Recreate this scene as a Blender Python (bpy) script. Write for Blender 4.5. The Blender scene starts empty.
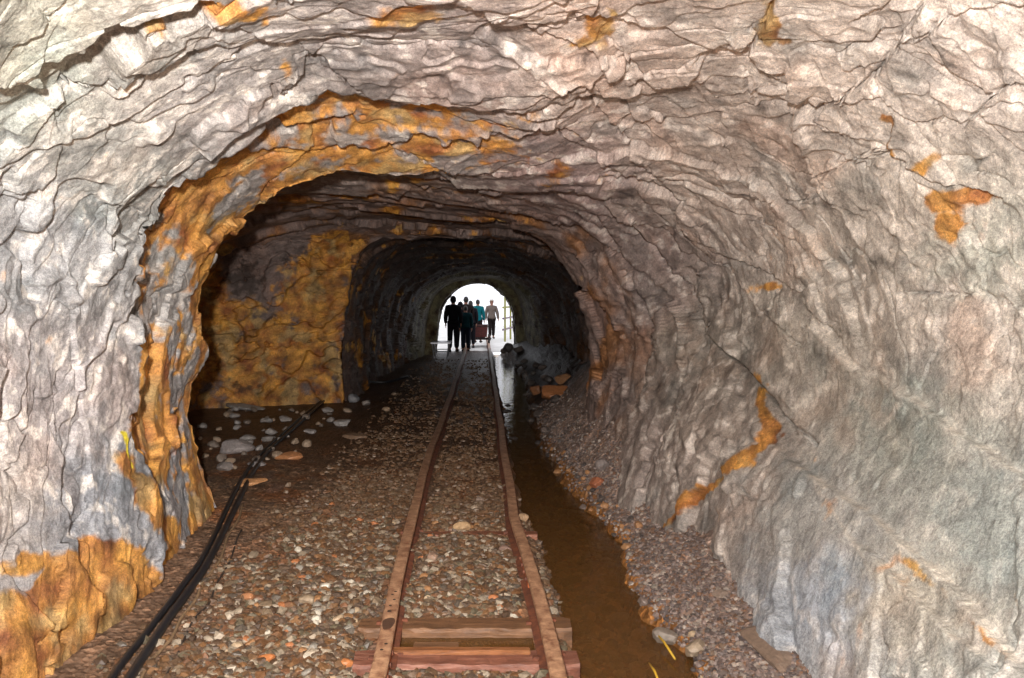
import bpy, bmesh, math, random, os
import numpy as np
from mathutils import Vector, Matrix, Quaternion

random.seed(7)
rng = np.random.default_rng(7)
SC = bpy.context.scene
COL = SC.collection
S = 1.12                      # everything is laid out in units of 1.12 m, scaled to metres at the end
F, VX, VY, H = 796.0, 481.0, 295.0, 1.7
Q = 1.0                       # density of the rock meshes

def gp(px, py, z=0.0):        # point on the plane of height z seen at a pixel
    D = (H - z) * F / (py - VY)
    return ((px - VX) * D / F, D, z)

def s2l(c):
    c = np.asarray(c, float) / 255.0
    return np.where(c <= 0.04045, c / 12.92, ((c + 0.055) / 1.055) ** 2.4)

# ------------------------------------------------------------------ noise
def _hash(ix, iy, iz, seed):
    n = (ix.astype(np.int64) * 73856093) ^ (iy.astype(np.int64) * 19349663) ^ (iz.astype(np.int64) * 83492791) ^ (seed * 2654435761)
    n = (n ^ (n >> 13)) * 1274126177
    n = n & 0x7fffffff
    n = (n ^ (n >> 16)) * 668265263
    return (n & 0x7fffffff)

def perlin(x, y, z, seed=0):
    xi, yi, zi = np.floor(x), np.floor(y), np.floor(z)
    fx, fy, fz = x - xi, y - yi, z - zi
    ux, uy, uz = [t * t * t * (t * (t * 6 - 15) + 10) for t in (fx, fy, fz)]
    out = 0.0
    for dx in (0, 1):
        wx = ux if dx else 1 - ux
        for dy in (0, 1):
            wy = uy if dy else 1 - uy
            for dz in (0, 1):
                wz = uz if dz else 1 - uz
                h = _hash(xi + dx, yi + dy, zi + dz, seed)
                gx = ((h & 1023) / 511.5 - 1)
                gy = (((h >> 10) & 1023) / 511.5 - 1)
                gz = (((h >> 20) & 1023) / 511.5 - 1)
                out = out + wx * wy * wz * (gx * (fx - dx) + gy * (fy - dy) + gz * (fz - dz))
    return out * 1.3

def fbm(x, y, z, octv=4, seed=0, gain=0.5):
    a, s, o = 1.0, 0.0, 0.0
    for i in range(octv):
        o = o + a * perlin(x, y, z, seed + i * 17)
        s += a
        a *= gain
        x, y, z = x * 2.03 + 3.1, y * 2.03 + 1.7, z * 2.03 + 5.3
    return o / s * 1.6

def facets(x, y, z, seed=0, tilt=1.0):
    """piecewise planar blocks: returns the height of each block's tilted face and the distance to its edge"""
    xi, yi, zi = np.floor(x), np.floor(y), np.floor(z)
    best = np.full(x.shape, 1e9); second = np.full(x.shape, 1e9)
    hgt = np.zeros(x.shape)
    for dx in (-1, 0, 1):
        for dy in (-1, 0, 1):
            for dz in (-1, 0, 1):
                cx, cy, cz = xi + dx, yi + dy, zi + dz
                h = _hash(cx, cy, cz, seed)
                h2 = _hash(cx, cy, cz, seed + 991)
                px = cx + (h & 1023) / 1023.0; py = cy + ((h >> 10) & 1023) / 1023.0; pz = cz + ((h >> 20) & 1023) / 1023.0
                ex, ey, ez = x - px, y - py, z - pz
                d = ex * ex + ey * ey + ez * ez
                g = ((h2 & 255) / 127.5 - 1) * 0.5 + tilt * (((h2 >> 8 & 255) / 127.5 - 1) * ex + ((h2 >> 16 & 255) / 127.5 - 1) * ey + ((h2 >> 22 & 255) / 127.5 - 1) * ez)
                m = d < best
                second = np.where(m, best, np.minimum(second, d))
                hgt = np.where(m, g, hgt)
                best = np.where(m, d, best)
    return hgt, np.sqrt(second) - np.sqrt(best)

def facets2(x, y, seed=0, tilt=1.0):
    xi, yi = np.floor(x), np.floor(y); z0 = np.zeros(1)
    best = np.full(x.shape, 1e9); second = np.full(x.shape, 1e9); hgt = np.zeros(x.shape)
    for dx in (-1, 0, 1):
        for dy in (-1, 0, 1):
            cx, cy = xi + dx, yi + dy
            h = _hash(cx, cy, z0, seed); h2 = _hash(cx, cy, z0, seed + 991)
            ex = x - cx - (h & 1023) / 1023.0; ey = y - cy - ((h >> 10) & 1023) / 1023.0
            d = ex * ex + ey * ey
            g = ((h2 & 255) / 127.5 - 1) * 0.5 + tilt * (((h2 >> 8 & 255) / 127.5 - 1) * ex + ((h2 >> 16 & 255) / 127.5 - 1) * ey)
            m = d < best
            second = np.where(m, best, np.minimum(second, d)); hgt = np.where(m, g, hgt); best = np.where(m, d, best)
    return hgt, np.sqrt(second) - np.sqrt(best)

def sstep(a, b, x):
    t = np.clip((x - a) / (b - a), 0, 1)
    return t * t * (3 - 2 * t)

def poly_dist(X, Y, pts, reach):
    """distance from (X,Y) to a polyline, and the nearest point"""
    best = np.full(X.shape, 1e9); nx = np.zeros(X.shape); ny = np.zeros(X.shape)
    P = np.array(pts, float)
    lo, hi = P.min(0) - reach, P.max(0) + reach
    idx = np.nonzero((X > lo[0]) & (X < hi[0]) & (Y > lo[1]) & (Y < hi[1]))
    x, y = X[idx], Y[idx]
    b = np.full(x.shape, 1e9); cx = np.zeros(x.shape); cy = np.zeros(x.shape)
    for (x0, y0), (x1, y1) in zip(P[:-1], P[1:]):
        dx, dy = x1 - x0, y1 - y0
        t = np.clip(((x - x0) * dx + (y - y0) * dy) / (dx * dx + dy * dy + 1e-9), 0, 1)
        qx, qy = x0 + t * dx, y0 + t * dy
        d = np.hypot(x - qx, y - qy)
        m = d < b
        b = np.where(m, d, b); cx = np.where(m, qx, cx); cy = np.where(m, qy, cy)
    best[idx] = b; nx[idx] = cx; ny[idx] = cy
    return best, nx, ny

# ------------------------------------------------------------------ object helpers
def link(name, me, mat=None, parent=None):
    o = bpy.data.objects.new(name, me)
    COL.objects.link(o)
    if mat is not None:
        me.materials.append(mat)
    if parent is not None:
        o.parent = parent
    return o

def tag(o, label=None, cat=None, group=None, kind=None):
    if label: o['label'] = label
    if cat: o['category'] = cat
    if group: o['group'] = group
    if kind: o['kind'] = kind
    return o

def empty(name, loc, rz=0.0):
    o = bpy.data.objects.new(name, None)
    o.empty_display_size = 0.2
    COL.objects.link(o)
    o.location = loc
    o.rotation_euler = (0, 0, rz)
    return o

def bm_obj(name, bm, mat, parent=None, smooth=False):
    me = bpy.data.meshes.new(name)
    bmesh.ops.recalc_face_normals(bm, faces=bm.faces)
    bm.to_mesh(me); bm.free()
    if smooth:
        me.polygons.foreach_set('use_smooth', [True] * len(me.polygons))
    return link(name, me, mat, parent)

def add_box(bm, c, d, rot=None, bevel=0.0):
    t = bmesh.ops.create_cube(bm, size=1.0)
    vs = t['verts']
    for v in vs:
        v.co = Vector((v.co.x * d[0], v.co.y * d[1], v.co.z * d[2]))
    if bevel:
        es = list({e for v in vs for e in v.link_edges})
        r = bmesh.ops.bevel(bm, geom=es, offset=bevel, segments=2, affect='EDGES')
        vs = list({v for f in r['faces'] for v in f.verts} | {v for v in vs if v.is_valid})
        # all verts of this island
        seen, stack = set(vs), list(vs)
        while stack:
            v = stack.pop()
            for e in v.link_edges:
                w = e.other_vert(v)
                if w not in seen:
                    seen.add(w); stack.append(w)
        vs = list(seen)
    M = Matrix.Translation(Vector(c)) @ (rot if rot is not None else Matrix.Identity(4))
    for v in vs:
        v.co = M @ v.co
    return vs

def add_tube(bm, pts, r, seg=10, caps=True):
    pts = [Vector(p) for p in pts]
    rr = r if isinstance(r, (list, tuple)) else [r] * len(pts)
    rings = []
    up = Vector((0, 0, 1))
    prev = None
    for i, p in enumerate(pts):
        a = pts[max(0, i - 1)]; b = pts[min(len(pts) - 1, i + 1)]
        t = (b - a).normalized()
        n = (prev - t * prev.dot(t)) if prev is not None else (t.cross(up) if abs(t.z) < 0.95 else t.cross(Vector((1, 0, 0))))
        n.normalize(); prev = n
        bnm = t.cross(n)
        rings.append([bm.verts.new(p + (n * math.cos(k * 2 * math.pi / seg) + bnm * math.sin(k * 2 * math.pi / seg)) * rr[i]) for k in range(seg)])
    for A, B in zip(rings[:-1], rings[1:]):
        for k in range(seg):
            bm.faces.new((A[k], A[(k + 1) % seg], B[(k + 1) % seg], B[k]))
    if caps:
        bm.faces.new(rings[0][::-1]); bm.faces.new(rings[-1])

def add_disc(bm, c, axis, r, w, seg=20):
    c = Vector(c); a = Vector(axis).normalized() * w / 2
    add_tube(bm, [c - a, c + a], r, seg)

def sweep(bm, pts, prof):
    """sweep a closed (x,z) profile along points in plan"""
    pts = [Vector(p) for p in pts]
    rings = []
    for i, p in enumerate(pts):
        t = (pts[min(len(pts) - 1, i + 1)] - pts[max(0, i - 1)]); t.z = 0; t.normalize()
        n = Vector((t.y, -t.x, 0))
        rings.append([bm.verts.new(p + n * x + Vector((0, 0, z))) for x, z in prof])
    m = len(prof)
    for A, B in zip(rings[:-1], rings[1:]):
        for k in range(m):
            bm.faces.new((A[k], A[(k + 1) % m], B[(k + 1) % m], B[k]))
    bm.faces.new(rings[0][::-1]); bm.faces.new(rings[-1])

def catmull(pts, n):
    P = [np.array(p, float) for p in pts]
    P = [2 * P[0] - P[1]] + P + [2 * P[-1] - P[-2]]
    out = []
    m = len(P) - 3
    for i in range(n):
        t = i / (n - 1) * m
        k = min(int(t), m - 1); t -= k
        a, b, c, d = P[k:k + 4]
        out.append(0.5 * ((2 * b) + (-a + c) * t + (2 * a - 5 * b + 4 * c - d) * t * t + (-a + 3 * b - 3 * c + d) * t ** 3))
    return out

def grid_mesh(name, P, mat, cols=None, extra=None, smooth=True, normals=None):
    """P: (rows, cols, 3)"""
    R, C = P.shape[:2]
    me = bpy.data.meshes.new(name)
    me.vertices.add(R * C)
    me.vertices.foreach_set('co', P.reshape(-1).astype(np.float32))
    i = np.arange(R * C).reshape(R, C)
    q = np.stack([i[:-1, :-1], i[:-1, 1:], i[1:, 1:], i[1:, :-1]], -1).reshape(-1, 4)
    n = len(q)
    me.loops.add(n * 4); me.polygons.add(n)
    me.loops.foreach_set('vertex_index', q.reshape(-1).astype(np.int32))
    me.polygons.foreach_set('loop_start', (np.arange(n) * 4).astype(np.int32))
    me.polygons.foreach_set('use_smooth', np.ones(n, bool) if smooth else np.zeros(n, bool))
    me.update(calc_edges=True)
    if cols is not None:
        a = me.color_attributes.new('Col', 'FLOAT_COLOR', 'POINT')
        c4 = np.ones((R * C, 4), np.float32); c4[:, :3] = cols.reshape(-1, 3)
        a.data.foreach_set('color', c4.reshape(-1))
    for k, v in (extra or {}).items():
        a = me.attributes.new(k, 'FLOAT', 'POINT')
        a.data.foreach_set('value', v.reshape(-1).astype(np.float32))
    return link(name, me, mat)

# ------------------------------------------------------------------ materials
class NT:
    def __init__(s, name):
        s.m = bpy.data.materials.new(name); s.m.use_nodes = True
        s.t = s.m.node_tree; s.n = s.t.nodes; s.b = s.n['Principled BSDF']; s.out = s.n['Material Output']
    def new(s, typ, **kw):
        x = s.n.new(typ)
        for k, v in kw.items(): setattr(x, k, v)
        return x
    def L(s, a, b): s.t.links.new(a, b)
    def noise(s, scale, detail=6, rough=0.6, vec=None, dist=0.0):
        x = s.new('ShaderNodeTexNoise'); x.inputs['Scale'].default_value = scale
        x.inputs['Detail'].default_value = detail; x.inputs['Roughness'].default_value = rough
        x.inputs['Distortion'].default_value = dist
        if vec is not None: s.L(vec, x.inputs['Vector'])
        return x
    def ramp(s, fac, stops):
        r = s.new('ShaderNodeValToRGB'); e = r.color_ramp.elements
        while len(e) > 2: e.remove(e[-1])
        for i, (p, c) in enumerate(stops):
            k = e[i] if i < 2 else e.new(p)
            k.position = p; k.color = (c[0], c[1], c[2], 1) if hasattr(c, '__len__') else (c, c, c, 1)
        s.L(fac, r.inputs[0]); return r
    def mix(s, typ, fac, a, b):
        x = s.new('ShaderNodeMix', data_type='RGBA', blend_type=typ)
        for inp, v in ((0, fac), (6, a), (7, b)):
            if hasattr(v, 'is_linked'): s.L(v, x.inputs[inp])
            elif inp == 0: x.inputs[0].default_value = v
            else: x.inputs[inp].default_value = (v[0], v[1], v[2], 1)
        return x.outputs[2]
    def bump(s, h, strength, dist, nrm=None):
        x = s.new('ShaderNodeBump'); x.inputs['Strength'].default_value = strength; x.inputs['Distance'].default_value = dist
        s.L(h, x.inputs['Height'])
        if nrm is not None: s.L(nrm, x.inputs['Normal'])
        return x.outputs[0]

def simple(name, col, rough=0.6, metal=0.0, nscale=30, nvar=0.35, col2=None, bump=0.15, bdist=0.004, spec=0.5, nmix=(0.35, 0.65)):
    k = NT(name)
    tc = k.new('ShaderNodeTexCoord').outputs['Object']
    nz = k.noise(nscale, 6, 0.65, tc)
    c = s2l(col); c2 = s2l(col2) if col2 is not None else c * (1 - nvar)
    r = k.ramp(nz.outputs[0], [(nmix[0], c2), (nmix[1], c)])
    k.L(r.outputs[0], k.b.inputs['Base Color'])
    k.b.inputs['Roughness'].default_value = rough; k.b.inputs['Metallic'].default_value = metal
    k.b.inputs['Specular IOR Level'].default_value = spec
    if bump: k.L(k.bump(nz.outputs[0], bump, bdist), k.b.inputs['Normal'])
    return k.m

def rock_mat():
    k = NT('tunnel_rock')
    tc = k.new('ShaderNodeTexCoord').outputs['Object']
    at = k.new('ShaderNodeAttribute'); at.attribute_name = 'Col'
    wet = k.new('ShaderNodeAttribute'); wet.attribute_name = 'wet'
    n1 = k.noise(14, 8, 0.72, tc, 0.6)
    r1 = k.ramp(n1.outputs[0], [(0.30, (0.62, 0.60, 0.60)), (0.5, (1, 1, 1)), (0.72, (1.3, 1.28, 1.25))])
    c = k.mix('MULTIPLY', 0.9, at.outputs['Color'], r1.outputs[0])
    n2 = k.noise(60, 5, 0.7, tc, 0.3)
    r2 = k.ramp(n2.outputs[0], [(0.36, (0.66, 0.64, 0.64)), (0.52, (1, 1, 1)), (0.68, (1.35, 1.33, 1.3))])
    c = k.mix('MULTIPLY', 0.75, c, r2.outputs[0])
    n5 = k.noise(150, 4, 0.75, tc, 0.2)
    r5 = k.ramp(n5.outputs[0], [(0.34, (0.62, 0.61, 0.62)), (0.5, (1, 1, 1)), (0.66, (1.5, 1.48, 1.44))])
    c = k.mix('MULTIPLY', 0.8, c, r5.outputs[0])
    k.L(c, k.b.inputs['Base Color'])
    rr = k.new('ShaderNodeMapRange'); rr.inputs[3].default_value = 0.66; rr.inputs[4].default_value = 0.55
    k.L(wet.outputs['Fac'], rr.inputs[0]); k.L(rr.outputs[0], k.b.inputs['Roughness'])
    k.b.inputs['Specular IOR Level'].default_value = 0.28
    v = k.new('ShaderNodeTexVoronoi'); v.feature = 'F1'; v.inputs['Scale'].default_value = 34
    k.L(k.mix('MIX', 0.12, tc, n1.outputs['Color']), v.inputs['Vector'])
    nb = k.bump(v.outputs['Distance'], 0.35, 0.006)
    nb = k.bump(n1.outputs[0], 0.7, 0.020, nb)
    nb = k.bump(n2.outputs[0], 0.7, 0.006, nb)
    k.L(nb, k.b.inputs['Normal'])
    return k.m

def floor_mat():
    k = NT('gravel_floor'); k.b.inputs['Specular IOR Level'].default_value = .28
    tc = k.new('ShaderNodeTexCoord').outputs['Object']
    at = k.new('ShaderNodeAttribute'); at.attribute_name = 'Col'
    wet = k.new('ShaderNodeAttribute'); wet.attribute_name = 'wet'
    v = k.new('ShaderNodeTexVoronoi'); v.inputs['Scale'].default_value = 38; k.L(tc, v.inputs['Vector'])
    sp = k.new('ShaderNodeSeparateColor'); k.L(v.outputs['Color'], sp.inputs[0])
    r = k.ramp(sp.outputs[0], [(0.0, (0.55, 0.5, 0.46)), (0.55, (1, 1, 1)), (0.9, (1.35, 1.25, 1.15)), (1.0, (2.3, 2.2, 2.1))])
    c = k.mix('MULTIPLY', 0.85, at.outputs['Color'], r.outputs[0])
    n = k.noise(9, 8, 0.7, tc)
    r2 = k.ramp(n.outputs[0], [(0.3, (0.6, 0.56, 0.52)), (0.7, (1.25, 1.22, 1.2))])
    c = k.mix('MULTIPLY', 0.8, c, r2.outputs[0])
    k.L(c, k.b.inputs['Base Color'])
    rr = k.new('ShaderNodeMapRange'); rr.inputs[3].default_value = 0.85; rr.inputs[4].default_value = 0.45
    k.L(wet.outputs['Fac'], rr.inputs[0]); k.L(rr.outputs[0], k.b.inputs['Roughness'])
    nb = k.bump(v.outputs['Distance'], 0.9, 0.012)
    n3 = k.noise(120, 4, 0.6, tc)
    nb = k.bump(n3.outputs[0], 0.5, 0.004, nb)
    nb = k.bump(n.outputs[0], 0.5, 0.02, nb)
    k.L(nb, k.b.inputs['Normal'])
    return k.m

def pebble_mat(name='pebbles', attr=True, col=(130, 115, 100)):
    k = NT(name)
    tc = k.new('ShaderNodeTexCoord').outputs['Object']
    n = k.noise(45, 6, 0.7, tc)
    r = k.ramp(n.outputs[0], [(0.3, (0.6, 0.58, 0.56)), (0.7, (1.25, 1.22, 1.2))])
    if attr:
        at = k.new('ShaderNodeAttribute'); at.attribute_name = 'Col'
        c = k.mix('MULTIPLY', 0.9, at.outputs['Color'], r.outputs[0])
    else:
        c = k.mix('MULTIPLY', 0.9, tuple(s2l(col)), r.outputs[0])
    k.L(c, k.b.inputs['Base Color'])
    k.b.inputs['Roughness'].default_value = 0.5
    k.L(k.bump(n.outputs[0], 0.5, 0.006), k.b.inputs['Normal'])
    return k.m

def water_mat(name, tint, dens):
    k = NT(name)
    tc = k.new('ShaderNodeTexCoord').outputs['Object']
    n = k.noise(7, 3, 0.5, tc)
    n2 = k.noise(26, 2, 0.5, tc)
    nb = k.bump(n.outputs[0], 0.4, 0.016)
    nb = k.bump(n2.outputs[0], 0.25, 0.006, nb)
    gl = k.new('ShaderNodeBsdfGlossy'); gl.inputs['Roughness'].default_value = 0.03
    tr = k.new('ShaderNodeBsdfTransparent'); tr.inputs[0].default_value = (*s2l(tint), 1)
    df = k.new('ShaderNodeBsdfDiffuse'); df.inputs[0].default_value = (*s2l((150, 108, 62)), 1)
    fr = k.new('ShaderNodeFresnel'); fr.inputs[0].default_value = 1.33
    for x in (gl, fr): k.L(nb, x.inputs['Normal'])
    m1 = k.new('ShaderNodeMixShader'); m1.inputs[0].default_value = dens
    k.L(tr.outputs[0], m1.inputs[1]); k.L(df.outputs[0], m1.inputs[2])
    m2 = k.new('ShaderNodeMixShader'); k.L(fr.outputs[0], m2.inputs[0]); k.L(m1.outputs[0], m2.inputs[1]); k.L(gl.outputs[0], m2.inputs[2])
    k.L(m2.outputs[0], k.out.inputs[0])
    return k.m

ROCK = rock_mat(); FLOOR = floor_mat(); PEB = pebble_mat()

# ------------------------------------------------------------------ the tunnel bore
# cross-sections (x, z) from the left foot over the crown to the right foot
G = [(-1.75,-.3),(-1.82,.4),(-1.9,1.0),(-1.96,1.5),(-1.92,2.0),(-1.65,2.42),(-1.25,2.72),(-.75,2.88),(-.1,2.92),(.4,2.92),(.9,2.92),(1.45,2.8),(1.9,2.45),(2.12,1.95),(2.02,1.2),(1.58,.5),(1.25,-.3)]
LIP1 = [(-1.80,-.3),(-1.87,.54),(-1.94,1.1),(-1.96,1.56),(-1.87,1.98),(-1.62,2.35),(-1.19,2.70),(-.80,2.86),(-.23,2.85),(.25,2.8),(.7,2.83),(1.25,2.72),(1.72,2.4),(1.98,1.85),(1.93,1.2),(1.50,.5),(1.2,-.3)]
REC1 = [(-1.84,-.3),(-1.95,.55),(-2.10,1.1),(-2.13,1.58),(-2.04,2.05),(-1.78,2.50),(-1.32,2.93),(-.86,3.12),(-.23,3.09),(.25,2.88),(.7,2.84),(1.24,2.71),(1.71,2.39),(1.97,1.85),(1.92,1.2),(1.49,.5),(1.19,-.3)]
LIP2 = [(-1.88,-.3),(-2.12,.5),(-2.17,.98),(-2.08,1.4),(-2.07,1.85),(-1.9,2.17),(-1.55,2.42),(-1.0,2.58),(-.35,2.6),(.2,2.62),(.65,2.6),(1.15,2.5),(1.6,2.2),(1.82,1.65),(1.66,1.05),(1.28,.45),(1.02,-.3)]
REC2 = [(-3.2,-.3),(-3.4,.5),(-3.4,1.1),(-3.3,1.7),(-2.9,2.2),(-2.4,2.55),(-1.8,2.75),(-1.1,2.80),(-.38,2.72),(.2,2.65),(.65,2.6),(1.15,2.49),(1.6,2.19),(1.82,1.65),(1.66,1.05),(1.28,.45),(1.02,-.3)]
ALC = [(-4.3,-.3),(-4.4,.5),(-4.4,1.1),(-4.3,1.7),(-3.9,2.2),(-3.1,2.6),(-2.2,2.82),(-1.2,2.82),(-.35,2.72),(.2,2.66),(.65,2.55),(1.1,2.38),(1.48,2.08),(1.68,1.6),(1.62,1.0),(1.38,.45),(1.18,-.3)]
ALCB = [(-4.1,-.3),(-4.2,.5),(-4.2,1.1),(-4.1,1.7),(-3.8,2.2),(-3.1,2.6),(-2.2,2.80),(-1.2,2.80),(-.35,2.70),(.2,2.64),(.65,2.52),(1.1,2.32),(1.5,2.02),(1.72,1.62),(1.78,1.1),(1.75,.6),(1.68,-.3)]
MID = [(-2.05,-.3),(-2.12,.5),(-2.12,1.1),(-2.1,1.6),(-2.0,2.08),(-1.8,2.38),(-1.38,2.58),(-.85,2.66),(-.3,2.65),(.2,2.62),(.65,2.5),(1.1,2.3),(1.5,2.0),(1.7,1.6),(1.75,1.1),(1.75,.6),(1.7,-.3)]
R18 = [(-1.95,-.3),(-2.0,.5),(-2.0,1.0),(-1.9,1.5),(-1.75,1.85),(-1.5,2.1),(-1.1,2.3),(-.6,2.4),(-.1,2.4),(.3,2.4),(.7,2.3),(1.1,2.15),(1.5,1.9),(1.75,1.5),(1.85,1.0),(1.9,.5),(1.85,-.3)]
R21 = [(-1.58,-.3),(-1.56,.3),(-1.52,.7),(-1.45,1.2),(-1.28,1.6),(-1.04,1.85),(-.76,2.02),(-.4,2.12),(-.05,2.15),(.2,2.15),(.45,2.1),(.70,1.98),(.92,1.75),(1.08,1.45),(1.15,1.0),(1.17,.6),(1.2,-.3)]
PORT = [(-1.32,-.3),(-1.28,.4),(-1.24,.8),(-1.18,1.2),(-1.07,1.47),(-.87,1.70),(-.66,1.88),(-.4,2.0),(-.1,2.04),(.1,2.04),(.3,1.97),(.52,1.84),(.71,1.66),(.86,1.42),(.94,1.05),(.97,.6),(.99,-.3)]
RP = [(.2,2.62),(.52,2.5),(.82,2.3),(1.02,2.02),(1.18,1.6),(1.24,1.1),(1.18,.5),(1.05,-.3)]
R75 = [(.2,2.62),(.6,2.55),(1.0,2.38),(1.3,2.08),(1.5,1.6),(1.45,1.0),(1.22,.45),(1.02,-.3)]
PIN = ALC[:9] + RP
ALC = ALC[:9] + R75
WID = ALCB[:9] + [(.2,2.66),(.65,2.58),(1.1,2.4),(1.55,2.1),(1.8,1.65),(1.85,1.1),(1.7,.6),(1.5,-.3)]
RIBS = [(-4.0, G), (0.0, G), (2.3, G), (4.47, LIP1), (4.56, REC1), (5.98, LIP2), (6.08, REC2), (7.6, ALC), (9.3, PIN), (9.65, WID), (11.75, ALCB), (12.3, MID), (14.5, MID), (18.0, R18), (22.2, R21), (22.4, PORT), (23.7, PORT)]
NROW = [16, 30, 500, 26, 150, 24, 50, 70, 26, 60, 150, 50, 60, 60, 40, 14]
NC = int(1500 * Q)
NROW = [max(4, int(n * Q)) for n in NROW]

def rib_curve(pts, n):
    return np.array(catmull(pts, n))
us = np.linspace(0, 1, NC)
curves = [rib_curve(p, NC) for _, p in RIBS]
rows = []
for i, n in enumerate(NROW):
    D0, D1 = RIBS[i][0], RIBS[i + 1][0]
    for k in range(n + (1 if i == len(NROW) - 1 else 0)):
        t = k / n
        if D0 >= 2.3 and D1 - D0 > 0.9:   # even steps in the picture: 1/D
            D = 1 / ((1 - t) / D0 + t / D1); tt = (D - D0) / (D1 - D0)
        else:
            tt = t; D = D0 + t * (D1 - D0)
        xz = curves[i] * (1 - tt) + curves[i + 1] * tt
        rows.append(np.concatenate([xz[:, :1], np.full((NC, 1), D), xz[:, 1:]], 1))
P = np.array(rows)
NR = P.shape[0]
# lips are not dead straight: shift them in depth along the arch
U = np.broadcast_to(us[None, :], (NR, NC)).copy()
wob = perlin(us * 14 + 5, us * 0 + 3.3, us * 0 + 1.1, 5) * 0.30
wob_f = perlin(us * 45 + 5, us * 0 + 3.3, us * 0 + 1.1, 6) * 0.10 + perlin(us * 120, us * 0 + 8.3, us * 0 + 1.1, 9) * 0.05
wmask = sstep(2.8, 4.0, P[:, :, 1]) * (1 - sstep(6.6, 9, P[:, :, 1]))
lipm = np.maximum(np.exp(-((P[:, :, 1] - 4.5) / .25) ** 2), np.exp(-((P[:, :, 1] - 6.0) / .3) ** 2))
P[:, :, 1] += wob[None, :] * wmask + wob_f[None, :] * lipm
def normals(P):
    du = np.gradient(P, axis=1); dv = np.gradient(P, axis=0)
    n = np.cross(du, dv)
    n /= np.linalg.norm(n, axis=2, keepdims=True) + 1e-12
    return n
N = normals(P)
# outward = away from the axis
ax = np.array([0, 0, 1.3]); out = P - np.stack([P[:, :, 0] * 0 - .1, P[:, :, 1], P[:, :, 0] * 0 + 1.2], -1)
sg = np.sign((N * out).sum(-1)).mean()
N *= np.sign(sg)
N0 = N.copy()
X, Y, Z = P[:, :, 0], P[:, :, 1], P[:, :, 2]
arc = (U - 0.5) * 6.4                     # metres round the arch from the crown
PX = VX + F * X / np.maximum(Y, 0.4)
PY = VY - F * (Z - H) / np.maximum(Y, 0.4)
front = Y > 1.5

# --- regional controls
smooth_r = np.exp(-(((PX - 925) / 205) ** 2 + ((PY - 490) / 165) ** 2) ** 2) * front   # flat slabs low on the right
smooth_r = np.clip(smooth_r * 1.3, 0, 1)
alc = sstep(11.3, 11.8, Y) * (1 - sstep(12.15, 12.4, Y)) * (X < -2.05)
# --- bedding shingles: plates that come in and then break back, edges low-near to high-far
w1 = fbm(X * 0.9, Y * 0.9, Z * 0.9, 4, 11); disp = 0
w2 = fbm(X * 3.0, Y * 3.0, Z * 3.0, 3, 12)
sa = np.sqrt(arc ** 2 + 0.4)
rgt = sstep(-.4, .8, arc)
q = Y + sa * (0.85 + .45 * rgt) + .28 * np.maximum(arc - 1.5, 0) ** 2
bd = sa - .75 * Y + .3 * w1
t = q * 1.15 + w1 * 1.5 + w2 * 0.30
sh = t - np.floor(t)
ampA = 0.045 * (0.35 + np.clip(fbm(X * 0.7 + 9, Y * 0.7, Z * 0.7, 2, 40) + 0.5, 0, 1.2)) * (1 - 0.75 * smooth_r) * (1 - .35 * rgt)
def saw(s, w=0.06):   # climbs slowly, drops fast
    return np.where(s < 1 - w, s / (1 - w), (1 - s) / w)
t2 = q * 3.4 + w1 * 2.2 + w2 * 1.0 + 5
sh2 = t2 - np.floor(t2)
m2 = sstep(-0.1, 0.4, fbm(X * 1.5, Y * 1.5, Z * 1.5, 2, 77))
t3 = q * 8.5 + w1 * 3.5 + w2 * 2.6 + fbm(X * 8, Y * 8, Z * 8, 2, 15) * 0.7
sh3 = t3 - np.floor(t3)
m3 = sstep(-0.1, 0.3, fbm(X * 2.2 + 4, Y * 2.2, Z * 2.2, 2, 79))
disp = -ampA * (saw(sh, 0.05) - 0.5) - 0.013 * m2 * (1 - .8 * smooth_r) * (saw(sh2, 0.08) - 0.5) - 0.0045 * m3 * (1 - .9 * smooth_r) * (saw(sh3, 0.15) - 0.5)
# --- blocky facets, stretched along the bedding
dirA = np.where(arc < 0, -1, 1)
f1, e1 = facets2(q * 1.35 + w2 * 0.3, bd * .8 + w2 * .3, 21, 1.0)
f2, e2 = facets2(q * 3.6 + w2 * 0.5 + 9, bd * 1.7 + w2 * 0.5, 22, 1.0)
f3, e3 = facets2(q * 10 + w2 * 0.8, bd * 4.5 + w2 * .9, 23, 1.0)
disp += 0.095 * f1 * (1 - .75 * smooth_r) + 0.026 * f2 * (1 - .8 * smooth_r) + 0.0042 * f3 * (1 - .85 * smooth_r)
disp += 0.05 * w1 + 0.0055 * fbm(X * 14, Y * 14, Z * 14, 4, 31) * (1 - .6 * smooth_r)
disp *= np.where(Y > 20.5, 0.6, 1.0)

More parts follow.
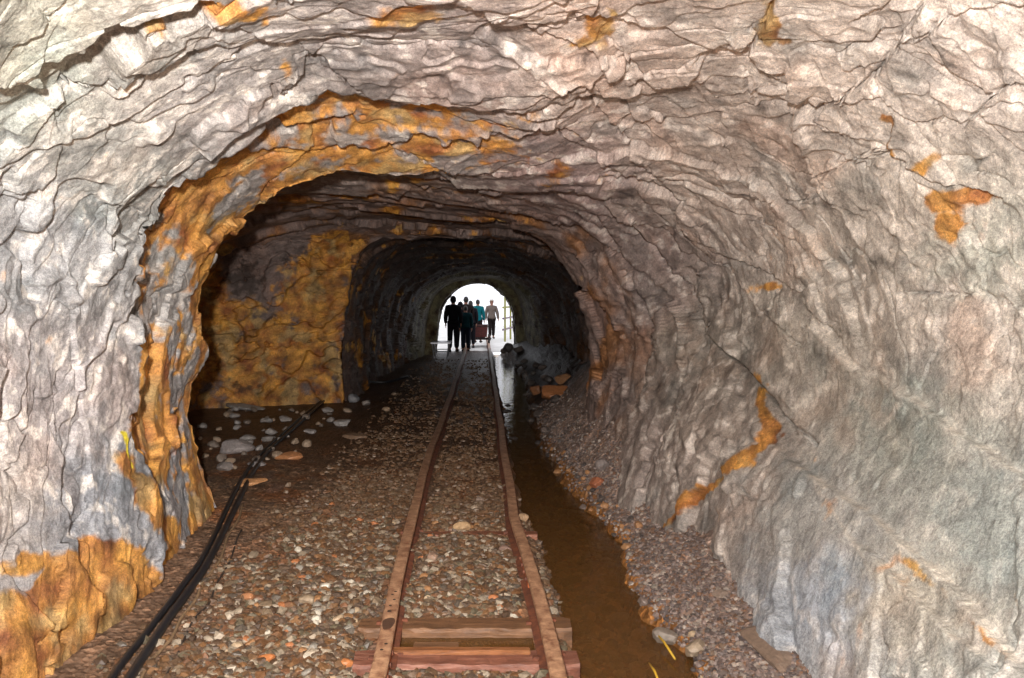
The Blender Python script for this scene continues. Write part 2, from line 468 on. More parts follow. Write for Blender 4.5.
# --- cracks read off the photograph, carried onto the rock as open joints
CR = [
 ([(512,30),(528,40),(542,47),(560,48),(582,54),(600,62)],1.3,1,3.0),
 ([(617,28),(640,32),(662,30),(690,40),(712,50),(739,62),(746,58),(765,25),(775,6)],1.2,1,3),
 ([(744,57),(762,80),(785,98),(807,110),(837,105),(852,92),(872,80),(885,60),(900,40),(913,20),(927,-6)],1.6,1,3),
 ([(837,105),(860,103),(877,102),(892,115),(912,127),(925,129),(937,124),(955,131),(977,110),(1000,88),(1012,87),(1030,96)],1.4,1,3),
 ([(712,105),(742,105),(752,98),(782,115)],1.0,1,3),
 ([(872,155),(887,158),(912,170),(935,183),(962,190),(992,203)],1.4,1,3),
 ([(757,155),(775,165),(792,175),(812,180),(830,172),(852,162),(887,158),(888,140),(890,118)],0.9,.6,3),
 ([(587,95),(605,118),(627,145),(650,175),(677,207)],1.3,1,5),
 ([(542,125),(562,142),(592,155),(625,178),(652,190),(677,205)],1.4,1,5),
 ([(677,227),(700,240),(722,255),(760,272),(792,290),(815,310),(845,342)],1.1,1,4),
 ([(600,200),(640,240),(680,290),(706,332),(730,358),(752,376),(762,389),(782,414),(800,430),(812,442)],1.7,1.3,6),
 ([(740,488),(748,496),(756,497)],1.6,1,5),
 ([(657,175),(690,192),(722,210),(750,222),(782,232),(805,250),(822,262)],1.0,.8,4),
 ([(727,195),(760,200),(792,205),(812,198),(835,207),(862,220)],0.8,.6,4),
 ([(842,75),(862,73),(880,70),(895,55),(922,45),(940,30),(965,25),(995,24),(1030,20)],1.0,.8,3),
 ([(632,60),(645,72),(662,85),(687,92)],0.9,.8,4),
 ([(470,-6),(480,2),(495,20),(512,30)],1.3,1,3.5),
 ([(897,292),(935,294),(977,294),(1000,305),(1030,322)],0.7,.5,3),
 ([(-6,75),(12,70),(25,60)],1.1,1,3),
 ([(88,62),(92,50),(95,40),(110,28),(130,22),(160,14)],1.1,1,3),
 ([(75,92),(90,92),(105,90),(120,80),(132,65),(148,66),(165,72)],1.1,1,3),
 ([(-6,223),(10,212),(25,200),(45,195),(60,180)],1.1,1,3),
 ([(0,162),(30,150),(60,110),(78,92)],0.7,.6,3),
 ([(270,82),(282,87),(292,84),(303,72),(310,58)],1.3,1,3.5),
 ([(180,-4),(210,14),(240,25),(275,40),(310,55),(350,75),(380,88)],1.1,.9,3.5),
 ([(-6,286),(4,285),(10,281)],1.6,1,3),
 ([(140,268),(150,250),(160,236),(172,215),(185,205)],1.5,1,4.2),
 ([(262,195),(270,184),(280,175),(310,155),(330,148),(350,145),(390,150),(415,160),(440,172),(480,188),(512,205)],1.4,1.2,5.2),
 ([(395,95),(430,92),(470,98),(500,112),(540,118),(580,138)],1.6,1.2,4.6),
 ([(160,240),(200,190),(230,168)],0.8,.6,4),
 ([(900,20),(930,2)],1,.7,3),
 ([(560,80),(590,78),(620,100),(640,130),(668,150)],0.9,.7,4),
 ([(850,160),(875,150),(905,165)],.7,.5,3),
 ([(590,210),(620,250),(645,300),(660,350)],1.0,.8,6),
 ([(640,200),(680,235),(720,270),(760,310),(800,345)],0.8,.7,5),
 ([(690,130),(720,150),(745,190),(775,215)],0.7,.6,4),
 ([(985,130),(1005,155),(1030,170)],.8,.6,3),
 ([(0,30),(30,20),(60,-5)],.8,.6,3),
 ([(30,520),(28,470),(40,430),(38,380)],.6,.5,3),
 ([(70,500),(72,450),(66,400)],.7,.5,3),
 ([(75,560),(78,520),(70,490),(72,455)],.9,.7,3.3),
]
jx = perlin(PX * 0.05, PY * 0.05, PX * 0 + 2.2, 51) * 5 + perlin(PX * 0.22, PY * 0.22, PX * 0, 52) * 2.2
jy = perlin(PX * 0.05, PY * 0.05, PX * 0 + 7.2, 53) * 5 + perlin(PX * 0.22, PY * 0.22, PX * 0 + 4, 54) * 2.2
nearz = front & (Y < 7.5)
crack = np.zeros_like(X)
for pts, wpx, amp, dref in CR:
    gate = nearz.copy()
    if dref == 5.2: gate &= (Y > 4.62)
    if dref in (3, 3.5, 4, 4.2): gate &= (Y < 4.55) | (X > -0.3)
    d, cx, cy = poly_dist(PX + jx * .55, PY + jy * .55, pts, 60)
    d = np.where(gate, d, 1e9)
    inside = (np.hypot(PX - VX, PY - VY) < np.hypot(cx - VX, cy - VY))
    amp_v = amp * (0.6 + 0.5 * perlin(PX * .02, PY * .02, PX * 0 + 9, 57))
    wv = wpx * 1.25 * (0.8 + 0.9 * np.clip(perlin(PX * .035, PY * .035, PX * 0 + 3, 58), -.5, 1))
    g = np.clip(1 - d / (np.maximum(wv, .6) * 1.15), 0, 1)
    crack = np.maximum(crack, g * np.clip(amp_v, 0.25, 1.5))
    disp += np.where(inside, 1, -0.25) * 0.058 * amp_v * np.exp(-np.minimum(d, 500) / 24.0)
def soften(a, k=1):
    for _ in range(k):
        a = a.copy(); a[1:-1] = .25 * a[:-2] + .5 * a[1:-1] + .25 * a[2:]; a[:, 1:-1] = .25 * a[:, :-2] + .5 * a[:, 1:-1] + .25 * a[:, 2:]
    return a
disp = soften(disp, 1)
disp += 0.14 * crack
# natural fine joints away from the traced ones: only partly open
jn = np.minimum(saw(sh2, 0.05), 1)
e2m = (1 - sstep(0.0, 0.03, e2)) * sstep(0.1, 0.45, fbm(X * 2, Y * 2, Z * 2, 2, 91)) * (1 - smooth_r)
disp += 0.0 * e2m
stepm = (sh > 0.955) * sstep(-0.1, .3, fbm(X * 1.6, Y * 1.6, Z * 1.6, 2, 93))
c1m = np.clip(1 - e1 / .022, 0, 1) * sstep(-.15, .3, fbm(X * 1.1 + 3, Y * 1.1, Z * 1.1, 2, 95))
c2m = np.clip(1 - e2 / .035, 0, 1) * sstep(.0, .4, fbm(X * 1.4 + 6, Y * 1.4, Z * 1.4, 2, 96))
disp += (0.05 * c1m + .030 * c2m) * (1 - .9 * smooth_r)

# right-side slab veins (raised slightly)
VEINS = [([(832,339),(852,364),(880,380),(912,399),(950,428),(992,454),(1030,482)],7),([(857,364),(825,388),(792,409)],5),
         ([(797,464),(830,488),(862,509),(900,540),(937,574),(975,615),(1015,662)],7),([(862,430),(897,404)],3.5),([(812,480),(835,515),(862,550),(880,580)],3.5),
         ([(980,360),(1005,395),(1030,420)],2.5),([(690,339),(686,380),(680,420),(662,450)],2.5),([(770,300),(835,345)],4),
         ([(880,560),(930,610),(960,640)],3)]
vein = np.zeros_like(X)
for pts, w in VEINS:
    d, cx, cy = poly_dist(PX + jx * 1.3, PY + jy * 1.3, pts, 40)
    vein = np.maximum(vein, np.where(nearz, np.exp(-(d / (w * .6)) ** 2), 0) * np.clip(.5 + 1.3 * fbm(X * 9, Y * 9, Z * 9, 3, 61), 0, 1))
disp += -0.003 * vein
for k_, sg_ in ((0, 1), (2, 1), (1, -1), (8, 1)):     # slabs step along the veins
    pts = VEINS[k_][0]
    d, cx, cy = poly_dist(PX + jx * .5, PY + jy * .5, pts, 160)
    side_ = np.tanh(((PX + jx * .5 - cx) * .62 - (PY + jy * .5 - cy) * .78) / 2.5)
    disp += np.where(nearz & (d < 1e8), sg_ * .022 * side_ * np.exp(-np.minimum(d, 900) / 55.0) * (1 - sstep(120, 160, d)), 0)
P = P + N0 * disp[..., None]
# never let the rock drop in front of the lens
X, Y, Z = P[:, :, 0], P[:, :, 1], P[:, :, 2]

# --- colours of the rock, with far gloom and mouth daylight painted in
CT = [(40,60,(196,190,172)),(150,60,(184,172,160)),(60,250,(182,178,176)),(200,100,(172,162,156)),(60,400,(188,176,172)),(100,500,(160,160,164)),
 (20,480,(196,182,172)),(350,60,(158,146,140)),(450,60,(156,142,136)),(600,60,(190,172,160)),(800,60,(214,200,188)),(980,60,(212,200,190)),(700,180,(186,170,158)),
 (900,230,(196,186,174)),(560,200,(150,130,126)),(640,260,(150,134,128)),(600,330,(140,124,120)),(700,350,(146,138,128)),(820,340,(172,164,152)),
 (960,320,(198,186,176)),(900,430,(152,157,150)),(980,520,(152,158,154)),(800,520,(166,166,162)),(700,440,(150,138,128)),(900,600,(168,162,150)),
 (820,600,(160,168,178)),(650,450,(156,142,134)),(970,270,(168,170,160)),(860,300,(180,172,162)),(720,520,(158,148,140)),(300,130,(176,162,150)),(250,130,(170,160,155)),(130,180,(176,172,164))]
pxc = np.clip(PX, -150, 1170); pyc = np.clip(PY, -150, 800)
acc = np.zeros(X.shape + (3,)); ws = np.zeros(X.shape)
for cx, cy, c in CT:
    w = 1.0 / (((pxc + jx * 6 - cx) ** 2 + (pyc + jy * 6 - cy) ** 2) + 900.0) ** 1.6
    acc += w[..., None] * s2l(c); ws += w
base = acc / ws[..., None]
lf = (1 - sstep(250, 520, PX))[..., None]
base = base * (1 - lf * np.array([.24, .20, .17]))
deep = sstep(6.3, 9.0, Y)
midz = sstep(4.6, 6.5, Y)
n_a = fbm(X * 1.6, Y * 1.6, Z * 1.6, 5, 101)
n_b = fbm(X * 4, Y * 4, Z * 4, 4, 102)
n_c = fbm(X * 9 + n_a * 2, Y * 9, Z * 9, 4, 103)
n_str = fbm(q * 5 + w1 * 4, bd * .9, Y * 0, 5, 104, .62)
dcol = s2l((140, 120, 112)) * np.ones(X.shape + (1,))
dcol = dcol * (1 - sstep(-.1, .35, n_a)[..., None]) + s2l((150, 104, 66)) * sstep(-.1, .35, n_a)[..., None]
dcol = dcol * (1 - .68 * sstep(9.5, 15, Y))[..., None]  # darkens the rock colour with depth, painting in the gloom of the far bore
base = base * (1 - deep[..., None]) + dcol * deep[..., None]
n_d = fbm(q * 16 + w1 * 6, bd * 5, Z * 2, 4, 107, .65)
base *= (1.02 + (0.40 * n_b + 0.40 * n_c + 0.50 * n_str + .35 * n_d) * (1 - .55 * smooth_r))[..., None]
# cooler and warmer patches
cool = sstep(0.12, 0.45, fbm(X * 2.3 + 7, Y * 2.3, Z * 2.3, 4, 105))[..., None] * (1 - .6 * deep[..., None])
base = base * (1 - 0.6 * cool) + base * np.array([.74, .82, .86]) * 0.6 * cool
warm = sstep(0.1, 0.4, fbm(X * 1.9 + 27, Y * 1.9, Z * 1.9, 4, 106))[..., None]
base = base * (1 - 0.6 * warm) + base * np.array([1.06, .93, .86]) * 0.6 * warm
white = sstep(0.16, 0.42, n_c + 0.6 * n_str + .3 * n_d)[..., None] * (1 - deep[..., None]) * (1 - .7 * smooth_r[..., None])
base = base * (1 - .5 * white) + s2l((228, 220, 210)) * .5 * white
vn = np.clip(vein * .8, 0, .8)[..., None]
base = base * (1 - vn) + s2l((206, 198, 186)) * vn

# rust
stain = np.zeros_like(X)
BL = [(937,203,17,12,1.4),(962,199,20,7,1.2),(942,228,9,16,1.3),(769,32,13,17,1.5),(778,42,16,8,1.1),(600,40,16,15,1.2),(585,50,14,8,.9),(612,22,8,12,.8),(924,165,11,9,.9),
 (760,380,6,8,.9),(768,383,4,6,.7),(555,172,18,10,.7),(520,130,14,8,.6),(765,288,14,4,.7),(150,14,26,9,1.1),(230,2,38,8,1.3),(400,10,38,12,1.3),(285,68,12,8,.8),(262,14,10,10,.6),
 (45,560,26,14,1.1),(20,600,24,16,1.2),(480,110,10,6,.5),(145,300,6,30,.7),(440,25,10,8,.5),(890,140,4,24,.8),(1012,600,4,30,.7),(955,620,6,20,.6),(905,590,8,16,.4),(540,255,12,6,.5),(520,160,10,6,.5),(495,240,14,10,.5),(565,320,6,12,.5)]
for cx, cy, rx, ry, a in BL:
    stain = np.maximum(stain, np.where(front & (Y < 9), a * np.exp(-(((PX + jx - cx) / rx) ** 2 + ((PY + jy - cy) / ry) ** 2)), 0))
for pts, w, a in [([(755,390),(757,410),(768,425),(757,445),(740,463),(725,470)],7,1.2),([(725,470),(700,482),(685,495),(670,525),(662,535)],4,1.0),
                  ([(128,462),(140,492),(150,512),(168,540),(178,575),(172,600)],11,1.3),([(135,260),(133,300),(140,350),(135,400),(130,430)],3.5,.9),
                  ([(880,122),(890,128),(889,160)],3,.9),([(905,560),(990,640),(1010,662)],5,.6),([(740,462),(775,430)],5,.9)]:
    d, _, _ = poly_dist(PX + jx, PY + jy, pts, 60)
    stain = np.maximum(stain, np.where(front & (Y < 8), a * np.exp(-(d / w) ** 2), 0))
# the foot of the near left wall
yb = np.interp(PX, [-50, 0, 40, 62, 95, 135, 150, 190], [605, 600, 590, 545, 532, 538, 560, 700])
stain = np.maximum(stain, np.where((PX < 185) & (Y > 1.5) & (Y < 4.5) & (X < -1), 1.25 * sstep(-6, 22, PY + jy * 2 - yb), 0))
# the band between the two lips and the alcove's end wall
band = sstep(4.50, 4.62, Y) * (1 - sstep(6.0, 6.1, Y)) * (X < 0.35) * (1 - sstep(-.7, .1, X) * .55)
band_n = 0.80 + 0.9 * n_b + 0.55 * n_a - 0.9 * np.exp(-(((PX - 165) / 26) ** 2 + ((PY - 290) / 75) ** 2)) - .8 * np.exp(-(((PX - 185) / 20) ** 2 + ((PY - 480) / 60) ** 2)) + .7 * np.exp(-((PX - 203) / 14) ** 2)
stain = np.maximum(stain, band * np.clip(band_n, 0, 1.3))
alcw = (Y > 11.0) * (1 - sstep(12.25, 12.5, Y)) * (X < -2.0)
stain = np.maximum(stain, alcw * np.clip(1.0 + 1.0 * n_a - 1.3 * np.exp(-(((PX - 245) / 26) ** 2 + ((PY - 268) / 32) ** 2)) - 1.1 * np.exp(-(((PX - 300) / 60) ** 2 + ((PY - 232) / 24) ** 2)) + .5 * np.exp(-(((PX - 320) / 12) ** 2 + ((PY - 260) / 30) ** 2)), 0, 1.3))
stain = np.maximum(stain, 0.75 * sstep(.15, .5, n_a + .4 * n_b) * sstep(6, 7, Y) * (1 - sstep(18, 20, Y)) * (1 - sstep(0, .8, X)))
sm = sstep(0.35, 0.75, stain + 0.45 * n_b + 0.45 * n_c)
sc_t = np.clip(0.5 + 0.9 * fbm(X * 5 + 3, Y * 5, Z * 5, 4, 111), 0, 1)[..., None]
rust = s2l((134, 76, 34)) * (1 - sc_t) + s2l((206, 150, 66)) * sc_t
oliv = sstep(0.05, 0.4, fbm(X * 3.3 + 13, Y * 3.3, Z * 3.3, 4, 112))[..., None]
rust = rust * (1 - .6 * oliv) + s2l((170, 150, 102)) * .6 * oliv
rust *= np.clip(1 + 0.5 * n_c + .6 * n_d + .5 * n_b, .25, 1.6)[..., None]
base = base * (1 - .92 * sm[..., None]) + rust * .92 * sm[..., None]
# black patches on the alcove wall
blk = alcw * sstep(.55, .8, np.exp(-(((PX - 243) / 30) ** 2 + ((PY - 275) / 38) ** 2)) * .9 + np.exp(-(((PX - 345) / 9) ** 2 + ((PY - 250) / 22) ** 2)) * .6 + np.exp(-(((PX - 250) / 40) ** 2 + ((PY - 390) / 12) ** 2)) * .6 + .45 * n_b + .35 * n_c)
base = base * (1 - .8 * blk[..., None]) + s2l((48, 36, 30)) * .8 * blk[..., None]
# green growth near the mouth, lightened to paint in the daylight there
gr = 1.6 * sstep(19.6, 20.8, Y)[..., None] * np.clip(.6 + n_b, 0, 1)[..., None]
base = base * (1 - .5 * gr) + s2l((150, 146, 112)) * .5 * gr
# a streak of yellow on the left wall
d, _, _ = poly_dist(PX + jx * .3, PY + jy * .3, [(122,433),(126,445),(128,455),(132,466)], 20)
ys = np.where(Y < 4.6, sstep(3.2, 1.6, d) if False else 1 - sstep(1.4, 2.8, d), 0)[..., None] * front[..., None]
base = base * (1 - ys) + s2l((214, 196, 60)) * ys
base = np.clip(base, 0.01, 0.86)
wetv = np.clip(0.15 + 0.9 * deep + 0.5 * n_a, 0, 1)

c5 = int(round((NC - 1) * 4.6 / 16)); c12 = int(round((NC - 1) * 12.2 / 16))
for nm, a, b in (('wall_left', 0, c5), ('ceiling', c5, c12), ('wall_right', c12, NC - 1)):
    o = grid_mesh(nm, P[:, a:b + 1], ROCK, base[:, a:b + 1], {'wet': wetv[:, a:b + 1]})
    tag(o, kind='structure')
tag(bpy.data.objects['wall_left'], 'pale and rust-stained rock wall left of the track'); tag(bpy.data.objects['ceiling'], 'rough arched rock roof of the mine tunnel'); tag(bpy.data.objects['wall_right'], 'pale slabby rock wall right of the water')
# rock behind the photographer
ring = P[0]
ncen = 14
bk = np.array([ring * (1 - k / ncen) + np.array([0, -4.0, 1.2]) * (k / ncen) for k in range(ncen + 1)])
bk[..., 1] = -4.0 + perlin(bk[..., 0] * 1.3, bk[..., 2] * 1.3, bk[..., 0] * 0, 3) * .3 * np.linspace(0, 1, ncen + 1)[:, None]
tag(grid_mesh('wall_back', bk, ROCK, np.ones(bk.shape) * s2l((160, 148, 140)), {'wet': np.zeros(bk.shape[:2])}), 'rock face closing the tunnel behind', kind='structure')

# ------------------------------------------------------------------ floor
WL = -0.075
def edge_l(D): return np.interp(D, [2, 3.4, 4.4, 5.5, 6.5, 9, 13, 18, 22], [.50, .45, .43, .42, .34, .33, .34, .34, .36])
def edge_r(D): return np.interp(D, [2, 3.4, 3.9, 4.45, 4.9, 5.6, 6.4, 7.1, 9.5, 13, 17, 21, 23.5], [1.02, 1.02, 1.04, .92, .93, 1.03, .95, .84, .74, .80, .95, .85, .6])
def floorz(x, D, fine=True):
    x = np.asarray(x, float); D = np.asarray(D, float)
    z0 = x * 0
    n = fbm(x * 1.1, D * 1.1, z0 + .5, 3, 201)
    n2 = fbm(x * 7, D * 7, z0 + .5, 3, 202)
    wob_ = .10 * fbm(x * 0 + 3, D * 2.2, z0, 3, 203) + .05 * n2
    el, er = edge_l(D) + wob_ * .5, edge_r(D) + wob_
    z = 0.012 + 0.02 * n + 0.012 * n2
    z = z + np.where(x < -.75, .035 * sstep(-.75, -1.8, x) if False else .10 * np.clip((-x - .9) / 1.0, 0, 1.5) * np.exp(-np.clip(D - 3.5, 0, 9) / 4), 0)
    chan = sstep(el - .09, el + .10, x) * (1 - sstep(er - .12, er + .02, x))
    z = z - (0.19 + .03 * n2) * chan
    bank = np.interp(D, [2, 3.4, 4.5, 5.6, 6.5, 8, 9.5, 11.5, 13, 18, 22], [.16, .17, .22, .30, .50, .62, .58, .45, .30, .30, .35])
    r = np.clip((x - er) / 0.55, 0, 1.6)
    z = z + np.where(x > er - .05, bank * (0.25 * r + .75 * r ** 1.3) - .04 * np.exp(-np.clip(r, 0, 9) * 12) + .05 * n2 * r, 0)
    # hollow between the two near sleepers
    z = z - .035 * sstep(3.5, 3.6, D) * (1 - sstep(4.2, 4.3, D)) * (1 - sstep(.5, .6, np.abs(x + .08)))
    z = z - .085 * np.exp(-((D - 3.87) / .085) ** 2) * (1 - sstep(.22, .34, np.abs(x + .08)))
    # rock pile at the right foot of the portal
    z = z + .16 * np.exp(-((D - 22.3) / .9) ** 2) * sstep(.45, .9, x)
    return z
nD, nX = int(760 * Q), int(620 * Q)
Dv = 1 / np.linspace(1 / 2.0, 1 / 24.0, nD)
Dv = np.concatenate([np.linspace(-4.05, 1.95, 20), Dv])
xr = np.linspace(-1, 1, nX)
lim_l = np.interp(Dv, [5.6, 6.1, 12.2, 12.6, 24], [-2.35, -4.6, -4.6, -2.5, -2.2])
lim_r = np.full_like(Dv, 2.3)
Xf = lim_l[:, None] + (lim_r - lim_l)[:, None] * (xr[None, :] + 1) / 2
Df = np.repeat(Dv[:, None], nX, 1)
Zf = floorz(Xf, Df)
pf, pe = facets(Xf * 26, Df * 26, Xf * 0 + .3, 210, .4)
near = 1 - sstep(8, 14, Df)
gravelly = sstep(-.15, .2, fbm(Xf * 1.3, Df * 1.3, Xf * 0, 2, 212) + sstep(-1.9, -1.0, Xf) * .5)
Zf += .010 * (pf * .6 + np.clip(pe, 0, .5)) * near
fc = s2l((120, 96, 76)) * np.ones(Xf.shape + (1,))
fn = fbm(Xf * 2.1, Df * 2.1, Xf * 0, 4, 220); fn2 = fbm(Xf * 6, Df * 6, Xf * 0, 3, 221)
def mixc(b, c, m): m = np.clip(m, 0, 1)[..., None]; return b * (1 - m) + s2l(c) * m
fc = mixc(fc, (120, 78, 48), sstep(-.1, .4, fn) * .8)
fc = mixc(fc, (104, 90, 84), sstep(.1, .4, fn2) * .5)
fc = mixc(fc, (130, 106, 88), (1 - sstep(-1.75, -1.1, Xf)) * (1 - sstep(5, 6, Df)) * .8)
bankm = sstep(0, .08, Xf - edge_r(Df))
fc = mixc(fc, (140, 124, 116), bankm * .9)
fc = mixc(fc, (44, 36, 32), sstep(9.5, 13, Df) * .9)  # far floor and bank colour darkened to paint in the gloom
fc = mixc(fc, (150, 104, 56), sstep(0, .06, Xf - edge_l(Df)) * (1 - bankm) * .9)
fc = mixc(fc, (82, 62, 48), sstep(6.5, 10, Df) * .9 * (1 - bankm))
fc *= (1 + .3 * fn + .25 * fn2)[..., None]
fwet = np.clip(sstep(6, 10, Df) * .8 + (1 - sstep(.0, .05, Zf - WL)) + .3 * fn + .25, 0, 1) * (1 - .6 * bankm * (1 - sstep(.05, .2, Zf)))
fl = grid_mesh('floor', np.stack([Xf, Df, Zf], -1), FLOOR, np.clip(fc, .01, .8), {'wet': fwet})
tag(fl, 'brown gravelly mine floor under the track', kind='structure')

# outside ground
bm = bmesh.new()
og = [[bm.verts.new((x, y, -.02 + .03 * math.sin(x * 3 + y))) for x in (-9, -5, -3, -2, -1, 0, 1, 2, 3, 5, 9)] for y in (23.9, 24.6, 25.5, 27, 29, 32, 37, 45)]
for A, B in zip(og[:-1], og[1:]):
    for k in range(10): bm.faces.new((A[k], A[k + 1], B[k + 1], B[k]))
og = bm_obj('ground', bm, simple('pale_yard', (232, 230, 226), .8, nscale=3, nvar=.2))
tag(og, 'pale sunlit yard outside the tunnel mouth', kind='structure')

# ------------------------------------------------------------------ water
def water(name, x0, x1, y0, y1, z, mat, label, nx=6, ny=40):
    me = bpy.data.meshes.new(name)
    g = np.zeros((ny, nx, 3)); g[..., 0] = np.linspace(x0, x1, nx)[None, :]; g[..., 1] = np.linspace(y0, y1, ny)[:, None]; g[..., 2] = z
    o = grid_mesh(name, g, mat)
    return tag(o, label, 'water', kind='stuff')
WATER = water_mat('muddy_water', (214, 176, 124), .34)
water('drainage_water', .30, 1.12, 2.0, 23.6, WL, WATER, 'shallow brown water in the ditch between track and right wall')
water('puddle', -.42, .26, 3.74, 4.0, -.018, WATER, 'small puddle in the gap between the two nearest sleepers', 4, 4)

# ------------------------------------------------------------------ gravel
def ico_template(sub):
    b = bmesh.new(); bmesh.ops.create_icosphere(b, subdivisions=sub, radius=1)
    v = np.array([x.co[:] for x in b.verts]); f = np.array([[q.index for q in x.verts] for x in b.faces]); b.free()
    return v, f
IV, IF = ico_template(1)
IV2, IF2 = ico_template(2)
PAL = [s2l(c) * .95 for c in [(128,112,92),(112,86,62),(150,138,120),(92,78,68),(112,78,50),(96,90,82),(172,160,142),(128,94,62),(82,64,50),(104,98,80),(122,86,62),(100,84,70),(92,70,52),(104,82,62)]]
def pebble_cloud(name, n, xf, Df, smin, smax, sub, mat, pal, fine_w=None):
    V, Fc = (IV, IF) if sub == 1 else (IV2, IF2)
    nv = len(V)
    xs = xf; ds = Df
    n = len(xs)
    smax = smax * 1.3 if name == 'ditch_pebbles' else smax
    s = smin + (smax - smin) * rng.random(n) ** 2.2
    sc = np.stack([s * (.7 + .6 * rng.random(n)), s * (.7 + .6 * rng.random(n)), s * (.45 + .4 * rng.random(n))], 1)
    jit = 1 + .5 * (rng.random((n, nv)) - .5)
    pts = V[None] * jit[..., None] * sc[:, None, :]
    a = rng.random(n) * 6.283; tl = (rng.random(n) - .5) * 1.0
    ca, sa, ct, st = np.cos(a), np.sin(a), np.cos(tl), np.sin(tl)
    x, y, z = pts[..., 0], pts[..., 1], pts[..., 2]
    x, z = x * ct[:, None] - z * st[:, None], x * st[:, None] + z * ct[:, None]
    x, y = x * ca[:, None] - y * sa[:, None], x * sa[:, None] + y * ca[:, None]
    zz = floorz(xs, ds)
    pts = np.stack([x + xs[:, None], y + ds[:, None], z + (zz + s * .22)[:, None]], -1)
    fs = (Fc[None] + (np.arange(n) * nv)[:, None, None]).reshape(-1, 3)
    me = bpy.data.meshes.new(name)
    me.vertices.add(n * nv); me.vertices.foreach_set('co', pts.reshape(-1).astype(np.float32))
    me.loops.add(len(fs) * 3); me.polygons.add(len(fs))
    me.loops.foreach_set('vertex_index', fs.reshape(-1).astype(np.int32))
    me.polygons.foreach_set('loop_start', (np.arange(len(fs)) * 3).astype(np.int32))
    me.polygons.foreach_set('use_smooth', np.zeros(len(fs), bool))
    me.update(calc_edges=True)
    ca_ = me.color_attributes.new('Col', 'FLOAT_COLOR', 'POINT')
    c = np.array(pal)[rng.integers(0, len(pal), n)] * (.7 + .5 * rng.random((n, 1)))
    mud = (sstep(4.2, 7.5, ds) * .62)[:, None] + .15
    c = c * (1 - mud) + s2l((108, 82, 60)) * mud if name == 'ballast_gravel' else c
    c4 = np.ones((n, nv, 4), np.float32); c4[..., :3] = c[:, None, :]
    ca_.data.foreach_set('color', c4.reshape(-1))
    return link(name, me, mat)

n = int(36000)
u = rng.random(n * 3); D = 1 / (1 / 3.2 + (1 / 21.0 - 1 / 3.2) * u)
x = -1.75 + rng.random(n * 3) * 2.25
dens = sstep(-1.7, -.9, x + .2 * perlin(D * 2, x * 2, x * 0, 301)) * (1 - sstep(4.8, 8.0, D) * .72)
dens *= 0.30 + .70 * sstep(-.35, .25, fbm(x * 1.6, D * 1.6, x * 0, 3, 302))
dens *= (x < edge_l(D) + .02)
dens *= 1 - 1.0 * ((D > 3.56) & (D < 4.17) & (np.abs(x + .08) < .46))
for yc in (3.68, 4.07): dens *= 1 - ((np.abs(D - yc) < .10) & (x > -.60) & (x < .46))
for px_, rr in ((-.5, .075), (.29, .085)): dens *= 1 - .9 * (np.abs(x - px_) < rr) * 1.0
dens *= 1 - ((np.abs(D - 5.62) < .05) & (np.abs(x + .1) < .5))
m = rng.random(n * 3) < dens
x, D = x[m][:n], D[m][:n]
g1 = pebble_cloud('ballast_gravel', 0, x, D, .007, .034, 1, PEB, PAL)
tag(g1, 'loose brown and grey track ballast gravel between and left of the rails', 'gravel', kind='stuff')
n = 16000
u = rng.random(n); D = 1 / (1 / 3.2 + (1 / 12.0 - 1 / 3.2) * u); x = edge_r(D) - .02 + rng.random(n) * .45
m = rng.random(n) < (1 - .6 * (x - edge_r(D)) / .8)
g2 = pebble_cloud('scree_gravel', 0, x[m], D[m], .004, .019, 1, PEB, [s2l(c) for c in [(138,124,118),(122,106,100),(108,98,95),(158,146,136),(130,100,80),(98,86,82)]])
tag(g2, 'fine purplish grey rock debris sloping up to the right wall', 'gravel', kind='stuff')
n = 900
D = 1 / (1 / 3.2 + (1 / 9.0 - 1 / 3.2) * rng.random(n)); x = edge_l(D) + .06 + rng.random(n) * (edge_r(D) - edge_l(D) - .16)
g3 = pebble_cloud('ditch_pebbles', 0, x, D, .012, .05, 1, PEB, [s2l(c) for c in [(176,146,104),(150,124,88),(190,164,124),(130,108,80)]])
tag(g3, 'brown pebbles lying under the ditch water', 'gravel', kind='stuff')

# ------------------------------------------------------------------ individual stones
STM = {}
def stone_mat(c):
    if c not in STM: STM[c] = pebble_mat('stone_rock_%d' % len(STM), False, c)
    return STM[c]
def stone_mesh(name, dims, seed, rough=.22, sub=3):
    r = random.Random(seed)
    bm = bmesh.new(); bmesh.ops.create_icosphere(bm, subdivisions=sub, radius=1)
    planes = []
    for i in range(11):
        v = Vector((r.gauss(0, 1), r.gauss(0, 1), r.gauss(0, 1))).normalized()
        planes.append((v, r.uniform(.55, .88)))
    for v in bm.verts:
        d = v.co.normalized(); k = 1.0
        for nrm, h in planes:
            c = d.dot(nrm)
            if c > 0: k = min(k, h / c)
        v.co = d * k * (1 + r.uniform(-.02, .02))
    for v in bm.verts:
        v.co = Vector((v.co.x * dims[0] / 2, v.co.y * dims[1] / 2, v.co.z * dims[2] / 2))
    me = bpy.data.meshes.new(name); bm.to_mesh(me); bm.free()
    return me
def stone(name, px, py, wpx, aspect, flat, col, label, cat='rock', group=None, seed=0, lift=0.3, yaw=None):
    # place by where its foot shows, solving on the uneven floor
    D = 1.7 * F / (py - VY)
    for _ in range(12):
        xx = (px - VX) * D / F; z = float(floorz(np.array([xx]), np.array([D]))[0]); D = .5 * D + .5 * (H - z) * F / (py - VY)
    w = wpx * D / F
    me = stone_mesh(name, (w, w * aspect, w * flat), seed)
    o = link(name, me, stone_mat(col))
    o.location = (xx, D, z + w * flat * lift)
    r = random.Random(seed)
    o.rotation_euler = (r.uniform(-.15, .15), r.uniform(-.15, .15), r.uniform(-.5, .5) if yaw is None else yaw)
    return tag(o, label, cat, group)
